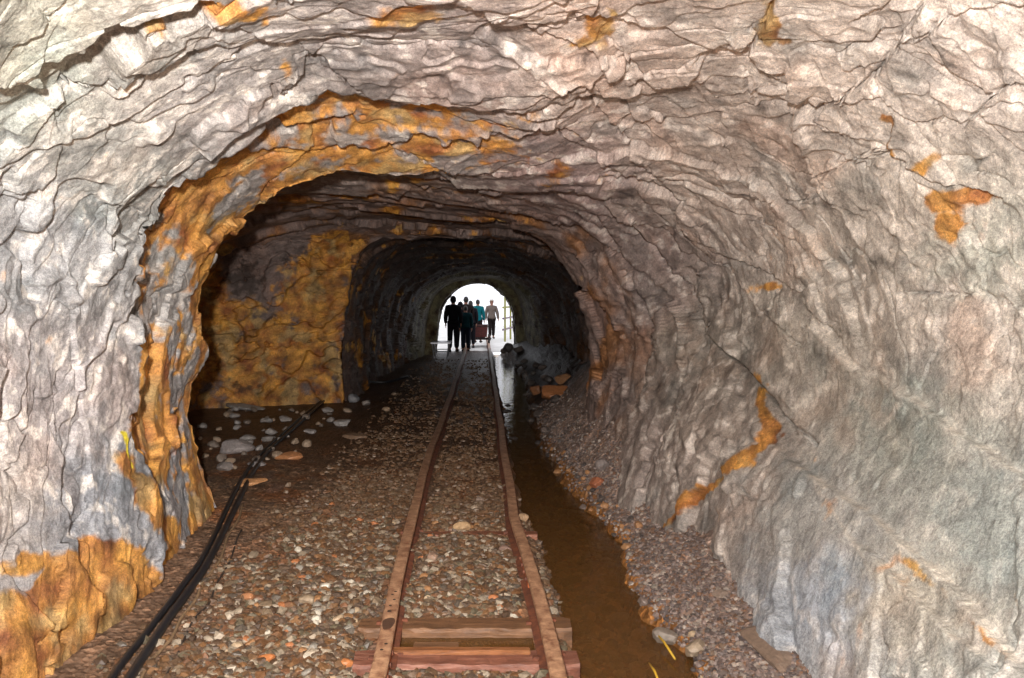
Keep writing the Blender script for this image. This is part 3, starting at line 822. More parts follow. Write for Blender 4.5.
ST = [
 (236,452,40,.8,.42,(150,142,140),'large flat grey rock slab lying at the alcove mouth by the rusty lip'),
 (290,459,34,.7,.30,(186,130,88),'flat orange-brown stone lying right against the black cable'),
 (243,409,52,.5,.14,(150,146,142),'long thin grey slab at the foot of the alcove end wall'),
 (341,425,24,.8,.35,(164,160,158),'pale grey flat stone right of the cable below the alcove corner'),
 (311,433,15,.8,.35,(158,152,150),'small pale flat stone just left of the cable in the alcove'),
 (327,412,14,.8,.5,(150,144,140),'small grey stone near the alcove wall beside the cable bend'),
 (285,421,15,.9,.45,(152,146,142),'grey stone in the middle of the alcove rubble row'),
 (268,422,10,.9,.6,(146,142,140),'small rounded grey stone left of the middle alcove stone'),
 (247,440,18,.9,.4,(140,134,130),'grey stone just behind the large flat slab'),
 (268,441,14,.9,.5,(134,128,124),'dark grey stone right of the large flat slab'),
 (250,484,36,.5,.20,(190,140,96),'tan flat stone partly under the cable near the rusty lip'),
 (224,470,18,.9,.6,(138,130,126),'grey stone wedged against the foot of the rusty lip'),
 (256,466,20,.7,.35,(132,126,124),'dark flat stone in front of the large flat slab'),
 (354,402,14,.9,.8,(140,140,144),'blue-grey upright stone at the alcove corner where the cable bends'),
 (366,405,13,.8,.5,(158,150,144),'light stone just right of the blue-grey corner stone'),
 (386,411,9,.9,.6,(164,140,116),'small tan stone alone right of the alcove corner'),
 (355,438,26,.7,.22,(128,104,84),'brown flat stone in front of the alcove, right of the cable'),
 (395,395,8,.9,.5,(140,120,100),'tiny brown stone far along the left wall foot'),
 (553,400,38,.7,.60,(158,104,66),'big rusty brown boulder on the right bank far down the ditch'),
 (536,394,16,.8,.8,(140,96,66),'smaller brown rock left of the big rusty boulder'),
 (563,384,20,.8,.7,(150,110,78),'brown rock behind the big rusty boulder'),
 (596,488,20,.8,.7,(150,92,64),'rust-red rock in the grey debris right of the ditch'),
 (602,470,16,.8,.9,(120,110,106),'dark grey rock above the rust-red rock on the right bank'),
 (462,531,20,.8,.6,(182,152,116),'pale tan stone between the rails behind the third sleeper'),
 (433,560,15,.9,.7,(150,124,106),'rounded brownish stone between the rails in front of the third sleeper'),
 (480,502,10,.9,.6,(150,132,120),'small grey stone in the middle between the rails beyond the third sleeper'),
 (523,520,12,.9,.7,(170,140,110),'tan stone tucked against the outside of the right rail'),
 (506,552,15,.9,.6,(142,116,104),'brown stone at the right end of the third sleeper'),
 (617,622,26,.8,.50,(168,158,146),'smooth pale stone breaking the surface of the brown water'),
 (669,642,34,.8,.55,(132,122,112),'grey-brown flat rock at the water edge below the right bank'),
 (697,655,36,.8,.6,(160,144,124),'lumpy tan rock on the right bank next to the water edge rock'),
 (627,549,14,.9,.6,(170,130,92),'orange-tan stone at the top corner of the brown water'),
 (606,562,13,.8,.5,(150,130,104),'small tan stone in shallow water near the top of the pool'),
 (644,604,15,.9,.6,(124,110,102),'dark stone on the waterline beside the right bank'),
 (720,596,17,.9,.4,(144,128,116),'flat grey stone halfway up the right debris slope'),
 (655,672,26,.8,.4,(126,92,56),'brown submerged stone close to the two yellow straws'),
 (630,660,22,.8,.4,(122,92,58),'brown submerged stone right of the nearest sleeper end'),
 (345,668,24,.8,.5,(182,118,72),'orange-brown stone at the left edge of the ballast near the cable'),
 (265,662,22,.8,.5,(176,112,66),'bright orange stone in the ballast right of the cable end'),
 (307,604,20,.8,.6,(150,132,110),'tan stone in the left ballast'),
 (248,600,18,.8,.5,(170,120,84),'orange-tan stone in the ballast halfway along the cable'),
 (325,590,14,.8,.6,(196,190,176),'whitish stone in the left ballast'),
 (508,351,13,.8,.9,(92,84,84),'dark rock in the pile at the right foot of the tunnel mouth'),
 (519,352,12,.8,.8,(100,90,86),'dark rock at the right end of the pile by the tunnel mouth'),
 (503,354,9,.8,.7,(100,90,86),'small dark rock at the left end of the pile by the tunnel mouth'),
]
for i, (px, py, w, asp, fl_, c, lb) in enumerate(ST):
    stone('boulder' if w * 1353 / (py - VY) / F > .35 else 'loose_stone', px, py, w, asp, fl_, c, lb, seed=100 + i)
stone('boulder', 772, 652, 135, .30, .14, (130, 112, 98), 'long brown rock slab lying along the foot of the pale right wall', seed=77, lift=.1, yaw=1.75)
# dark wet stones along the water's edge on the right, and bigger ballast stones
protos = [stone_mesh('wet_stone', (1, .8, .6), 500 + k, sub=2) for k in range(8)]
DARK = [stone_mat(c) for c in [(86,78,74),(112,100,94),(70,64,62)]]
TANS = [stone_mat(c) for c in [(182,160,132),(160,118,80),(140,134,124),(196,188,172),(170,110,70),(118,98,82)]]
def scatter(name, cnt, fn, smin, smax, mats, label, group, cat='stone'):
    variants = [[None] * len(mats) for _ in protos]
    for i in range(cnt):
        x_, D_ = fn(i)
        k, mi = random.randrange(len(protos)), random.randrange(len(mats))
        if variants[k][mi] is None:
            me = protos[k].copy(); me.name = name; me.materials.clear(); me.materials.append(mats[mi]); variants[k][mi] = me
            o = bpy.data.objects.new(name, me)
        else:
            o = bpy.data.objects.new(name, variants[k][mi])
        COL.objects.link(o)
        s_ = random.uniform(smin, smax)
        z = float(floorz(np.array([x_]), np.array([D_]))[0])
        o.location = (x_, D_, z + s_ * .18); o.scale = (s_, s_, s_)
        o.rotation_euler = (random.uniform(-.3, .3), random.uniform(-.3, .3), random.uniform(0, 6.28))
        tag(o, label, cat, group)
def f_edge(i):
    D_ = 1 / random.uniform(1 / 9.5, 1 / 5.6); return float(edge_r(D_)) + random.uniform(-.10, .14), D_
scatter('wet_stone', 70, f_edge, .04, .11, DARK + TANS[1:2], 'dark wet angular stone at the foot of the right debris slope', 'wet stones along the far water edge')
def f_far(i):
    D_ = 1 / random.uniform(1 / 20, 1 / 9.5); return float(edge_r(D_)) + random.uniform(-.40, .35), D_
scatter('ditch_rock', 60, f_far, .08, .26, DARK, 'dark rock lying in and beside the far glinting ditch water', 'rocks in the far ditch')
def f_edge2(i):
    D_ = 1 / random.uniform(1 / 5.6, 1 / 3.4); return float(edge_r(D_)) + random.uniform(-.04, .12), D_
scatter('shore_stone', 50, f_edge2, .02, .06, [TANS[0], TANS[2], TANS[5]] + DARK, 'small stone on the near shore of the brown water', 'stones on the near water edge')
def f_bal(i):
    D_ = 1 / random.uniform(1 / 6.5, 1 / 3.4)
    if i % 3: return random.uniform(-1.25, -.62), D_
    while 3.55 < D_ < 4.2: D_ = 1 / random.uniform(1 / 6.5, 1 / 3.4)
    return random.uniform(-.40, .18), D_
scatter('ballast_stone', 150, f_bal, .04, .075, TANS, 'larger angular stone among the loose track ballast', 'larger ballast stones')
def f_alc(i):
    D_ = random.uniform(7.5, 11.6); return random.uniform(-3.6, -1.9), D_
scatter('rubble_stone', 70, f_alc, .05, .17, [stone_mat((150,144,140)), stone_mat((120,108,98)), stone_mat((160,140,120))], 'small broken stone strewn on the alcove floor', 'rubble on the alcove floor')

# ------------------------------------------------------------------ track
RUST_TOP = simple('rail_steel', (186, 146, 114), .5, 0.0, nscale=22, col2=(118, 78, 56), bump=.4, spec=.6)
RUST_SIDE = simple('rusty_steel', (134, 78, 52), .75, .1, nscale=26, col2=(84, 50, 38), bump=.5)
RUST_OR = simple('orange_rust', (196, 108, 58), .8, .05, nscale=30, col2=(130, 66, 36), bump=.5)
DARKHOLE = simple('dark_scale', (48, 34, 26), .8, 0, bump=0)
railprof = [(-.055, 0), (.055, 0), (.055, .010), (.012, .022), (.010, .070), (.033, .082), (.034, .104), (.028, .110), (-.028, .110), (-.034, .104), (-.033, .082), (-.010, .070), (-.012, .022), (-.055, .010)]
RZ = .020
def rail(pts, label, side):
    e = empty('rail', (pts[0][0], pts[0][1], RZ))
    base_ = Vector(e.location)
    ys = [p[1] for p in pts]; xs_ = [p[0] for p in pts]
    yy = list(np.linspace(ys[0], ys[-1], 160))
    path = [Vector((float(np.interp(y, ys, xs_)) + .006 * math.sin(y * 2.1), y, RZ)) - base_ for y in yy]
    bm = bmesh.new(); sweep(bm, path, railprof[:]); 
    web = bm_obj('rail_web', bm, RUST_SIDE, e)
    hp = [(x_ * 1.03, z_ + .0015) for x_, z_ in [(-.033, .082), (.033, .082), (.034, .104), (.028, .110), (-.028, .110), (-.034, .104)]]
    bm = bmesh.new(); sweep(bm, path, hp)
    bm_obj('rail_head', bm, RUST_TOP, e)
    # joint bars and bolts, spikes
    def at(y): return Vector((float(np.interp(y, ys, xs_)) + .006 * math.sin(y * 2.1), y, RZ)) - base_
    for yj in ((4.75,) if side > 0 else (3.45,)):
        for s_ in (-1, 1):
            bm = bmesh.new(); p = at(yj)
            ang = math.atan2(at(yj + .2).x - at(yj - .2).x, .4)
            add_box(bm, (p.x + s_ * .020, p.y, .048), (.014, .52, .044), Matrix.Rotation(-ang, 4, 'Z'), .003)
            jb = bm_obj('joint_bar', bm, RUST_OR, e)
            for k in (-.18, -.06, .06, .18):
                q_ = at(yj + k); bm = bmesh.new(); add_disc(bm, (q_.x + s_ * .031, q_.y, .048), (1, 0, 0), .013, .012, 6)
                bm_obj('bolt', bm, RUST_SIDE, jb)
    for ysl in (3.68, 4.07, 5.62):
        for s_ in (-1, 1):
            p = at(ysl + .02 * s_); bm = bmesh.new()
            add_box(bm, (p.x + s_ * .064, p.y, .012), (.030, .026, .014), None, .003)
            add_box(bm, (p.x + s_ * .072, p.y, -.010), (.014, .014, .05), None)
            bm_obj('spike', bm, RUST_SIDE, e)
    if side < 0:   # bolt holes and pits in the head of the near left rail
        for k, yk in enumerate((3.52, 3.58, 4.02, 4.10, 4.17, 4.21, 3.95)):
            p = at(yk); bm = bmesh.new(); add_disc(bm, (p.x + (.008 if k % 2 else -.006), p.y, .1095), (0, 0, 1), .008 if k < 6 else .011, .006, 10)
            bm_obj('bolt_hole', bm, DARKHOLE, e)
        p = at(3.80); bm = bmesh.new()
        ring_ = [bm.verts.new((p.x + .029 * math.cos(a_) * (1 + .12 * math.sin(3 * a_)), p.y + .075 * math.sin(a_) * (1 + .15 * math.sin(2 * a_ + 1)), .1125)) for a_ in [k_ * math.pi / 10 for k_ in range(20)]]
        low_ = [bm.verts.new((v_.co.x, v_.co.y, .106)) for v_ in ring_]
        bm.faces.new(ring_); bm.faces.new(low_[::-1])
        for k_ in range(20): bm.faces.new((ring_[k_], low_[k_], low_[(k_ + 1) % 20], ring_[(k_ + 1) % 20]))
        bm_obj('scale_patch', bm, simple('brown_scale', (84, 56, 38), .8, nscale=60), e)
    return tag(e, label, 'rail')
def rp(l): return [((px - VX) * (H - .13) / (py - VY), (H - .13) * F / (py - VY)) for px, py in l]
LR = rp([(375,680),(380,659),(395,584),(410,529),(422,474),(436,435),(447,405),(462,360)])
RR = rp([(559,680),(554,659),(537,589),(526,548),(514,514),(507,469),(498,405),(492,365)])
LR = [(LR[0][0] + .0, 2.2)] + LR + [(LR[-1][0], 30)]
RR = [(RR[0][0] + .02, 2.2)] + RR + [(RR[-1][0], 30)]
rail(LR, 'rusty left rail of the mine track with dark pits near its end', -1)
rail(RR, 'rusty right rail of the mine track running beside the water', 1)

def sleeper(D, x0, x1, w, h, top, mat, label, rot=0.0, seed=0):
    L_ = x1 - x0
    e = bmesh.new()
    r = random.Random(seed)
    nseg = 26
    ringsv = []
    prof = [(-.5, -1), (.5, -1), (.5, -.12), (.42, 0), (-.42, 0), (-.5, -.12)]
    for i in range(nseg + 1):
        xx = -L_ / 2 + L_ * i / nseg
        endt = .86 if i in (0, nseg) else 1
        ringsv.append([e.verts.new((xx + r.uniform(-.006, .006), a * w * endt + r.uniform(-.004, .004), b * h * (1 if b < -.5 else 1) + r.uniform(-.004, .003))) for a, b in prof])
    for A, B in zip(ringsv[:-1], ringsv[1:]):
        for k in range(6): e.faces.new((A[k], A[(k + 1) % 6], B[(k + 1) % 6], B[k]))
    e.faces.new(ringsv[0][::-1]); e.faces.new(ringsv[-1])
    o = bm_obj('sleeper', e, mat)
    o.location = ((x0 + x1) / 2, D, top); o.rotation_euler = (0, 0, rot)
    return tag(o, label, 'sleeper')
def wood(name, c1, c2, c3):
    k = NT(name); tc = k.new('ShaderNodeTexCoord').outputs['Object']
    mp = k.new('ShaderNodeMapping'); mp.inputs['Scale'].default_value = (3, 26, 26); k.L(tc, mp.inputs['Vector'])
    n1 = k.noise(1.6, 8, .7, mp.outputs[0], .4); n2 = k.noise(9, 5, .6, tc)
    r = k.ramp(n1.outputs[0], [(.3, s2l(c2)), (.5, s2l(c1)), (.68, s2l(c3))])
    c = k.mix('MULTIPLY', .5, r.outputs[0], k.ramp(n2.outputs[0], [(.3, .5), (.7, 1.3)]).outputs[0])
    k.L(c, k.b.inputs['Base Color']); k.b.inputs['Roughness'].default_value = .48
    k.L(k.bump(n1.outputs[0], .8, .012), k.b.inputs['Normal']); return k.m
W1 = wood('red_timber', (132, 84, 66), (92, 56, 46), (160, 116, 98)); W2 = wood('muddy_timber', (118, 84, 58), (80, 58, 42), (138, 102, 74)); W3 = wood('old_timber', (134, 84, 62), (90, 56, 44), (150, 100, 76))
sleeper(3.68, -.585, .445, .17, .13, .026, W1, 'reddish timber sleeper nearest the camera with its end in the water', 0, 1)
sleeper(4.07, -.62, .46, .16, .13, .024, W2, 'mud-brown timber sleeper second from the camera', 0, 2)
sleeper(5.62, -.60, .40, .10, .12, .020, W3, 'thin reddish brown sleeper half buried in ballast beyond the first two', 0, 3)
bm = bmesh.new(); add_box(bm, (0, 0, 0), (.66, .045, .022), None, .004)
o = bm_obj('plank', bm, wood('orange_plank', (144, 92, 56), (98, 62, 40), (160, 110, 72))); o.location = (-.10, 3.72, .036)
tag(o, 'narrow orange-brown plank lying on the nearest sleeper between the rails', 'plank')
bm = bmesh.new(); add_box(bm, (0, 0, 0), (.22, .07, .03), None, .004)
o = bm_obj('timber_block', bm, W2); o.location = (-.22, 3.885, -.022)
tag(o, 'short brown timber block wedged between the two nearest sleepers', 'block')

# ------------------------------------------------------------------ cables
BLK = simple('black_hose', (38, 38, 42), .42, 0, nscale=40, nvar=.4, bump=.2, spec=.6)
TANM = simple('tan_wire', (150, 122, 92), .7, 0, nscale=40, nvar=.4)
def ground_path(px, dx=0, up=.03, n=120):
    w = []
    for a, b in px:
        D = 1.7 * F / (b - VY)
        for _ in range(10):
            xx = (a - VX) * D / F; z = float(floorz(np.array([xx]), np.array([D]))[0]); D = .5 * D + .5 * (H - z) * F / (b - VY)
        w.append((xx + dx, D))
    c = catmull(w, n)
    zs = floorz(np.array([p[0] for p in c]), np.array([p[1] for p in c]))
    zs = np.convolve(np.pad(zs, 3, 'edge'), np.ones(7) / 7, 'valid')
    return [(p[0], p[1], z + up) for p, z in zip(c, zs)]
HP = [(60,790),(128,682),(160,640),(192,592),(212,556),(238,506),(262,463),(285,438),(320,407),(343,390),(362,384),(388,383),(410,378)]
p1 = ground_path(HP, 0, .028)
bm = bmesh.new(); add_tube(bm, [(a + .012 * math.sin(i * .20), b, c + .004 * math.sin(i * .33)) for i, (a, b, c) in enumerate(p1)], .021, 12)
o = bm_obj('cable', bm, BLK, None, True)
tag(o, 'thick black cable running along the left wall foot, the right one of the pair', 'cable')
bm = bmesh.new(); add_tube(bm, [(a - .052 + .016 * math.sin(i * .17 + 1.6), b, c + .008 + .008 * math.sin(i * .27)) for i, (a, b, c) in enumerate(p1)], .017, 12)
o = bm_obj('cable', bm, BLK, None, True)
tag(o, 'thinner black cable lying against the thick one on the side of the left wall', 'cable')
p3 = ground_path([(120,720),(150,668),(178,628),(196,598),(216,566),(232,532),(244,505)], 0, .010, 60)
bm = bmesh.new(); add_tube(bm, [(a + .01 * math.sin(i * .5), b, c) for i, (a, b, c) in enumerate(p3)], .008, 8)
tag(bm_obj('wire', bm, TANM, None, True), 'thin tan wire on the mud just right of the black cables', 'wire')
p3 = ground_path([(150,690),(186,625),(205,600),(222,565),(238,530)], 0.03, .006, 50)
bm = bmesh.new(); add_tube(bm, [(a + .008 * math.sin(i * .37), b, c) for i, (a, b, c) in enumerate(p3)], .006, 8)
tag(bm_obj('wire', bm, simple('dark_wire', (60, 50, 44), .6), None, True), 'thin dark wire on the ground right of the tan wire', 'wire')
# straws in the pool
YEL = simple('yellow_straw', (214, 172, 56), .6, 0, nscale=30, nvar=.25)
for (a, b, lb) in (((654, 631), (675, 659), 'yellow straw sticking out of the brown water, the upper one of two'), ((649, 663), (660, 684), 'yellow straw in the brown water, the lower one of two')):
    A, B = gp(*a, z=-.04), gp(*b, z=-.05)
    mid = [(A[i] + B[i]) / 2 for i in range(3)]; mid[2] += .012
    bm = bmesh.new(); add_tube(bm, [A, tuple(mid), B], [.004, .006, .005], 8)
    tag(bm_obj('straw', bm, YEL, None, True), lb, 'straw')

# ------------------------------------------------------------------ arch set at the tunnel mouth
bm = bmesh.new()
arc_pts = catmull([(x_, z_) for x_, z_ in PORT], 60)
pts3 = [((x_ + .1) * .965 - .1, 22.9, max(-.1, (z_ - 1) * .975 + 1)) for x_, z_ in arc_pts]
ar = []
for i, p in enumerate(pts3):
    a = Vector(pts3[max(0, i - 1)]); b = Vector(pts3[min(59, i + 1)]); t_ = (b - a).normalized(); nn = Vector((t_.z, 0, -t_.x))
    w_ = .055
    ar.append([bm.verts.new(Vector(p) + nn * u_ + Vector((0, v_, 0))) for u_, v_ in ((-w_, -.07), (-.02, -.07), (-.02, -.05), (-.012, -.05), (-.012, .05), (-.02, .07), (-w_, .07))])
for A, B in zip(ar[:-1], ar[1:]):
    for k in range(7): bm.faces.new((A[k], A[(k + 1) % 7], B[(k + 1) % 7], B[k]))
bm.faces.new(ar[0][::-1]); bm.faces.new(ar[-1])
o = bm_obj('support_arch', bm, simple('dark_steel', (58, 48, 44), .7, .2, nscale=12))
tag(o, 'dark arched frame lining the bright tunnel mouth', 'arch')

# ------------------------------------------------------------------ mine cart
CB = simple('red_cart_paint', (104, 44, 40), .7, .1, nscale=14, col2=(64, 30, 28))
CDK = simple('cart_iron', (52, 40, 38), .7, .3, nscale=14)
cart = empty('mine_cart', (-.115, 26.4, .13))
bm = bmesh.new()
w_, l_ = .34, .55
def trap(z0, z1, k0, k1, t=0.0):
    a = [bm.verts.new((sx * (w_ * k0 - t), sy * (l_ * k0 - t), z0)) for sx, sy in ((-1, -1), (1, -1), (1, 1), (-1, 1))]
    b = [bm.verts.new((sx * (w_ * k1 - t), sy * (l_ * k1 - t), z1)) for sx, sy in ((-1, -1), (1, -1), (1, 1), (-1, 1))]
    return a, b
a, b = trap(.20, .56, .9, 1.0)
ai, bi = trap(.22, .56, .9, 1.0, .015)
for k in range(4):
    k2 = (k + 1) % 4
    bm.faces.new((a[k], a[k2], b[k2], b[k])); bm.faces.new((ai[k2], ai[k], bi[k], bi[k2])); bm.faces.new((b[k], b[k2], bi[k2], bi[k]))
bm.faces.new(a[::-1]); bm.faces.new(ai)
bm_obj('tub', bm, CB, cart)
bm = bmesh.new()
for sx, sy, dx_, dy_ in ((0, -1, .72, .03), (0, 1, .72, .03), (-1, 0, .03, 1.13), (1, 0, .03, 1.13)):
    add_box(bm, (sx * .35, sy * .56, .56), (dx_, dy_, .035))
bm_obj('rim', bm, CDK, cart)
bm = bmesh.new()
for sx in (-1, 1): add_box(bm, (sx * .22, 0, .165), (.07, 1.2, .07), None, .005)
for sy in (-1, 0, 1): add_box(bm, (0, sy * .5, .165), (.44, .06, .06), None, .005)
bm_obj('chassis', bm, CDK, cart)
for sy in (-1, 1):
    bm = bmesh.new(); add_tube(bm, [(-.42, sy * .33, .12), (.42, sy * .33, .12)], .02, 10); bm_obj('axle', bm, CDK, cart)
    for sx in (-1, 1):
        bm = bmesh.new(); add_disc(bm, (sx * .385, sy * .33, .12), (1, 0, 0), .12, .05, 24); add_disc(bm, (sx * .355, sy * .33, .12), (1, 0, 0), .14, .015, 24); add_disc(bm, (sx * .42, sy * .33, .12), (1, 0, 0), .04, .03, 12)
        bm_obj('wheel', bm, CDK, cart)
bm = bmesh.new(); add_tube(bm, [(0, -.58, .17), (0, -.68, .17), (0, -.72, .13)], .018, 8); bm_obj('coupling_hook', bm, CDK, cart)
tag(cart, 'small dark red mine cart standing on the track in the tunnel mouth', 'mine cart')

# ------------------------------------------------------------------ low frame stand at the left of the mouth
GM = simple('pale_metal', (190, 190, 196), .35, .6, nscale=20, nvar=.2); 
st = empty('metal_bench', (-1.08, 21.6, 0.0))
bm = bmesh.new(); add_box(bm, (0, 0, .42), (.52, .9, .03), None, .004); bm_obj('bench_top', bm, GM, st)
for sx in (-1, 1):
    for sy in (-1, 1):
        bm = bmesh.new(); add_tube(bm, [(sx * .22, sy * .40, .41), (sx * .17, sy * .40, .0)], .016, 8); bm_obj('leg', bm, GM, st)
bm = bmesh.new()
for sy in (-1, 1): add_tube(bm, [(-.2, sy * .40, .2), (.2, sy * .40, .2)], .012, 8)
bm_obj('crossbar', bm, GM, st)
tag(st, 'low pale-edged metal bench against the left wall inside the tunnel mouth', 'bench')

# ------------------------------------------------------------------ fence outside on the right
FY = simple('yellow_green_paint', (150, 148, 70), .6, 0, nscale=10, nvar=.2); FM = simple('grey_rail', (130, 110, 120), .6, .2, nscale=10, nvar=.2)
fe = empty('railing', (1.15, 29, 0))
def fx(px, D): return (px - VX) * D / F - 1.15
for k, (px, D_) in enumerate(((505, 29.0), (510.5, 30.5))):
    bm = bmesh.new(); add_box(bm, (fx(px, D_), D_ - 29, .95), (.07, .07, 1.9), None, .01); bm_obj('post', bm, FY, fe)
for z_, m_ in ((1.25, FY), (.85, FM), (.45, FM)):
    bm = bmesh.new(); add_tube(bm, [(fx(503, 28.6), -.4, z_), (fx(520, 33), 4, z_)], .035, 8); bm_obj('rail_bar', bm, m_, fe)
tag(fe, 'yellow-green post and rail fence outside the right of the tunnel mouth', 'fence')

# ------------------------------------------------------------------ people
def skin_obj(name, verts, edges, radii, mat, parent, root=0, sub=1):
    me = bpy.data.meshes.new(name); me.from_pydata([tuple(v) for v in verts], edges, [])
    o = bpy.data.objects.new(name, me); COL.objects.link(o)
    md = o.modifiers.new('s', 'SKIN'); md.use_smooth_shade = True
    for i, sv in enumerate(me.skin_vertices[0].data):
        r_ = radii[i]; sv.radius = (r_, r_) if not hasattr(r_, '__len__') else r_; sv.use_root = (i == root)
    s_ = o.modifiers.new('b', 'SUBSURF'); s_.levels = sub; s_.render_levels = sub
    dg = bpy.context.evaluated_depsgraph_get(); ev = o.evaluated_get(dg)
    nm = bpy.data.meshes.new_from_object(ev); nm.name = name
    bpy.data.objects.remove(o)
    n_ = link(name, nm, mat, parent)
    if not nm.materials: nm.materials.append(mat)
    else: nm.materials[0] = mat
    return n_
SKIN = simple('skin_tone', (150, 104, 84), .6, 0, bump=0, nvar=.1)
def person(px, D, h, yaw, jacket, trousers, hair, label, armL=(.10, -.05), armR=(.10, .05), stride=.05, pack=None, hood=False, hat=None, bend=0.0, z=0.0):
    x = (px - VX) * D / F
    e = empty('person', (x, D, z), yaw)
    k = h / 1.75
    def V(a, b, c): return Vector((a, b - bend * max(0, c - .95) , c)) * k
    # facing -y locally
    sh_w = .185
    vs = [V(0, 0, .95), V(0, .01, 1.12), V(0, .01, 1.30), V(0, 0, 1.44), V(0, -.01, 1.52), V(0, -.02, 1.60), V(0, -.02, 1.69)]
    rd = [.125, .115, .14, .085, .052, .082, .070]
    ed = [(i, i + 1) for i in range(6)]
    arms = []
    for s_, (o_, f_) in ((-1, armL), (1, armR)):
        b0 = len(vs)
        el = V(s_ * (sh_w + .03 + o_ * .18), f_ + .03, 1.14); wr = V(s_ * (sh_w + .02 + o_ * .25), f_ * 1.6 - .07, .90)
        vs += [V(s_ * sh_w, 0, 1.42), el, wr]; rd += [.055, .042, .030]
        ed += [(3, b0), (b0, b0 + 1), (b0 + 1, b0 + 2)]
        dv = (wr - el).normalized()
        palm = wr + dv * .07 * k; vs.append(palm); rd.append(.036); ed.append((b0 + 2, b0 + 3))
        arms.append((el, wr, palm, dv, s_, b0))
    legs = []
    for s_ in (-1, 1):
        b0 = len(vs); st_ = stride * s_
        vs += [V(s_ * .09, 0, .88), V(s_ * .10, st_ * .6 - .01, .50), V(s_ * .105, st_, .09), V(s_ * .115, st_ - .14, .035)]
        rd += [.088, .058, .042, .038]; ed += [(0, b0), (b0, b0 + 1), (b0 + 1, b0 + 2), (b0 + 2, b0 + 3)]; legs.append(b0)
    # five fingers on each hand
    for el, wr, palm, dv, s_, b0 in arms:
        sdv = Vector((0, 1, 0))
        for q_ in range(4):
            off = (q_ - 1.5) * .018 * k; L_ = (.062, .072, .068, .052)[q_] * k; bb = len(vs)
            A = palm + sdv * off + dv * .02 * k; B = A + dv * L_ * .55; C_ = B + (dv + Vector((-s_ * .5, 0, 0))).normalized() * L_ * .5
            vs += [A, B, C_]; rd += [.0095, .0085, .007]; ed += [(b0 + 3, bb), (bb, bb + 1), (bb + 1, bb + 2)]
        bb = len(vs); A = wr + dv * .03 * k - sdv * .03 * k; B = A + (dv - sdv * .5).normalized() * .045 * k
        vs += [A, B]; rd += [.011, .008]; ed += [(b0 + 2, bb), (bb, bb + 1)]
    skin_obj('body', vs, ed, [r_ * k for r_ in rd], SKIN, e, 0)
    # face
    hc = V(0, -.02, 1.645)
    bm = bmesh.new(); bmesh.ops.create_uvsphere(bm, u_segments=20, v_segments=14, radius=1)
    for v in bm.verts: v.co = Vector((v.co.x * .076, v.co.y * .094, v.co.z * .112)) * k + hc
    for v in bm.verts:
        d_ = v.co - hc
        if d_.y < -.06 * k and abs(d_.x) < .018 * k and -.035 * k < d_.z < .01 * k: v.co.y -= .018 * k
        if d_.z < -.06 * k: v.co.x = hc.x + d_.x * .9
    head = bm_obj('head', bm, SKIN, e, True)
    bm = bmesh.new()
    for s_ in (-1, 1):
        m4 = Matrix.Translation(hc + Vector((s_ * .078, .005, -.005)) * k) @ Matrix.Diagonal((.010 * k, .018 * k, .028 * k, 1))
        bmesh.ops.create_uvsphere(bm, u_segments=8, v_segments=6, radius=1, matrix=m4)
    bm_obj('ear', bm, SKIN, head, True)
    DK = simple('eye_dark', (30, 24, 22), .3, bump=0)
    for s_ in (-1, 1):
        bm = bmesh.new(); bmesh.ops.create_uvsphere(bm, u_segments=8, v_segments=6, radius=.009 * k, matrix=Matrix.Translation(hc + Vector((s_ * .03, -.086, .008)) * k)); bm_obj('eye', bm, DK, head, True)
    bm = bmesh.new(); add_box(bm, hc + Vector((0, -.086, -.05)) * k, (.04 * k, .01 * k, .008 * k)); bm_obj('mouth', bm, simple('lips', (120, 60, 54), .5, bump=0), head)
    # hair / hood / hat
    bm = bmesh.new(); bmesh.ops.create_uvsphere(bm, u_segments=20, v_segments=14, radius=1)
    for v in bm.verts: v.co = Vector((v.co.x * .088, v.co.y * .104, v.co.z * (.122 if v.co.z > 0 else .095))) * k * (1.12 if hood else 1) + hc + Vector((0, .018, .012)) * k
    dl = [v for v in bm.verts if (v.co - hc).y < -.055 * k and (v.co - hc).z < .05 * k]
    bmesh.ops.delete(bm, geom=dl, context='VERTS')
    bm_obj('hood' if hood else 'hair', bm, jacket if hood else hair, e, True)
    if hat is not None:
        bm = bmesh.new(); add_disc(bm, hc + Vector((0, -.01, .065)) * k, (0, .1, 1), .15 * k, .012 * k, 24); add_tube(bm, [hc + Vector((0, 0, .065)) * k, hc + Vector((0, 0, .14)) * k], [.095 * k, .082 * k], 20)
        bm_obj('hat', bm, hat, e)
    # clothes as slightly larger skins
    jv = vs[:5]; jr = [.18, .175, .19, .125, .08]; je = [(0, 1), (1, 2), (2, 3), (3, 4)]
    jv = [V(0, 0, .86)] + jv; jr = [.18] + jr; je = [(i, i + 1) for i in range(5)]
    for el, wr, palm, dv, s_, b0 in arms:
        bb = len(jv); jv += [vs[b0], el, wr]; jr += [.095, .078, .06]; je += [(4, bb), (bb, bb + 1), (bb + 1, bb + 2)]
    skin_obj('jacket', jv, je, [r_ * k for r_ in jr], jacket, e, 2)
    tv = [V(0, 0, .95)]; tr_ = [.14]; te = []
    for b0 in legs:
        bb = len(tv); tv += [vs[b0], vs[b0 + 1], vs[b0 + 2] + Vector((0, 0, .02))]; tr_ += [.115, .092, .075]; te += [(0, bb), (bb, bb + 1), (bb + 1, bb + 2)]
    skin_obj('trousers', tv, te, [r_ * k for r_ in tr_], trousers, e, 0)
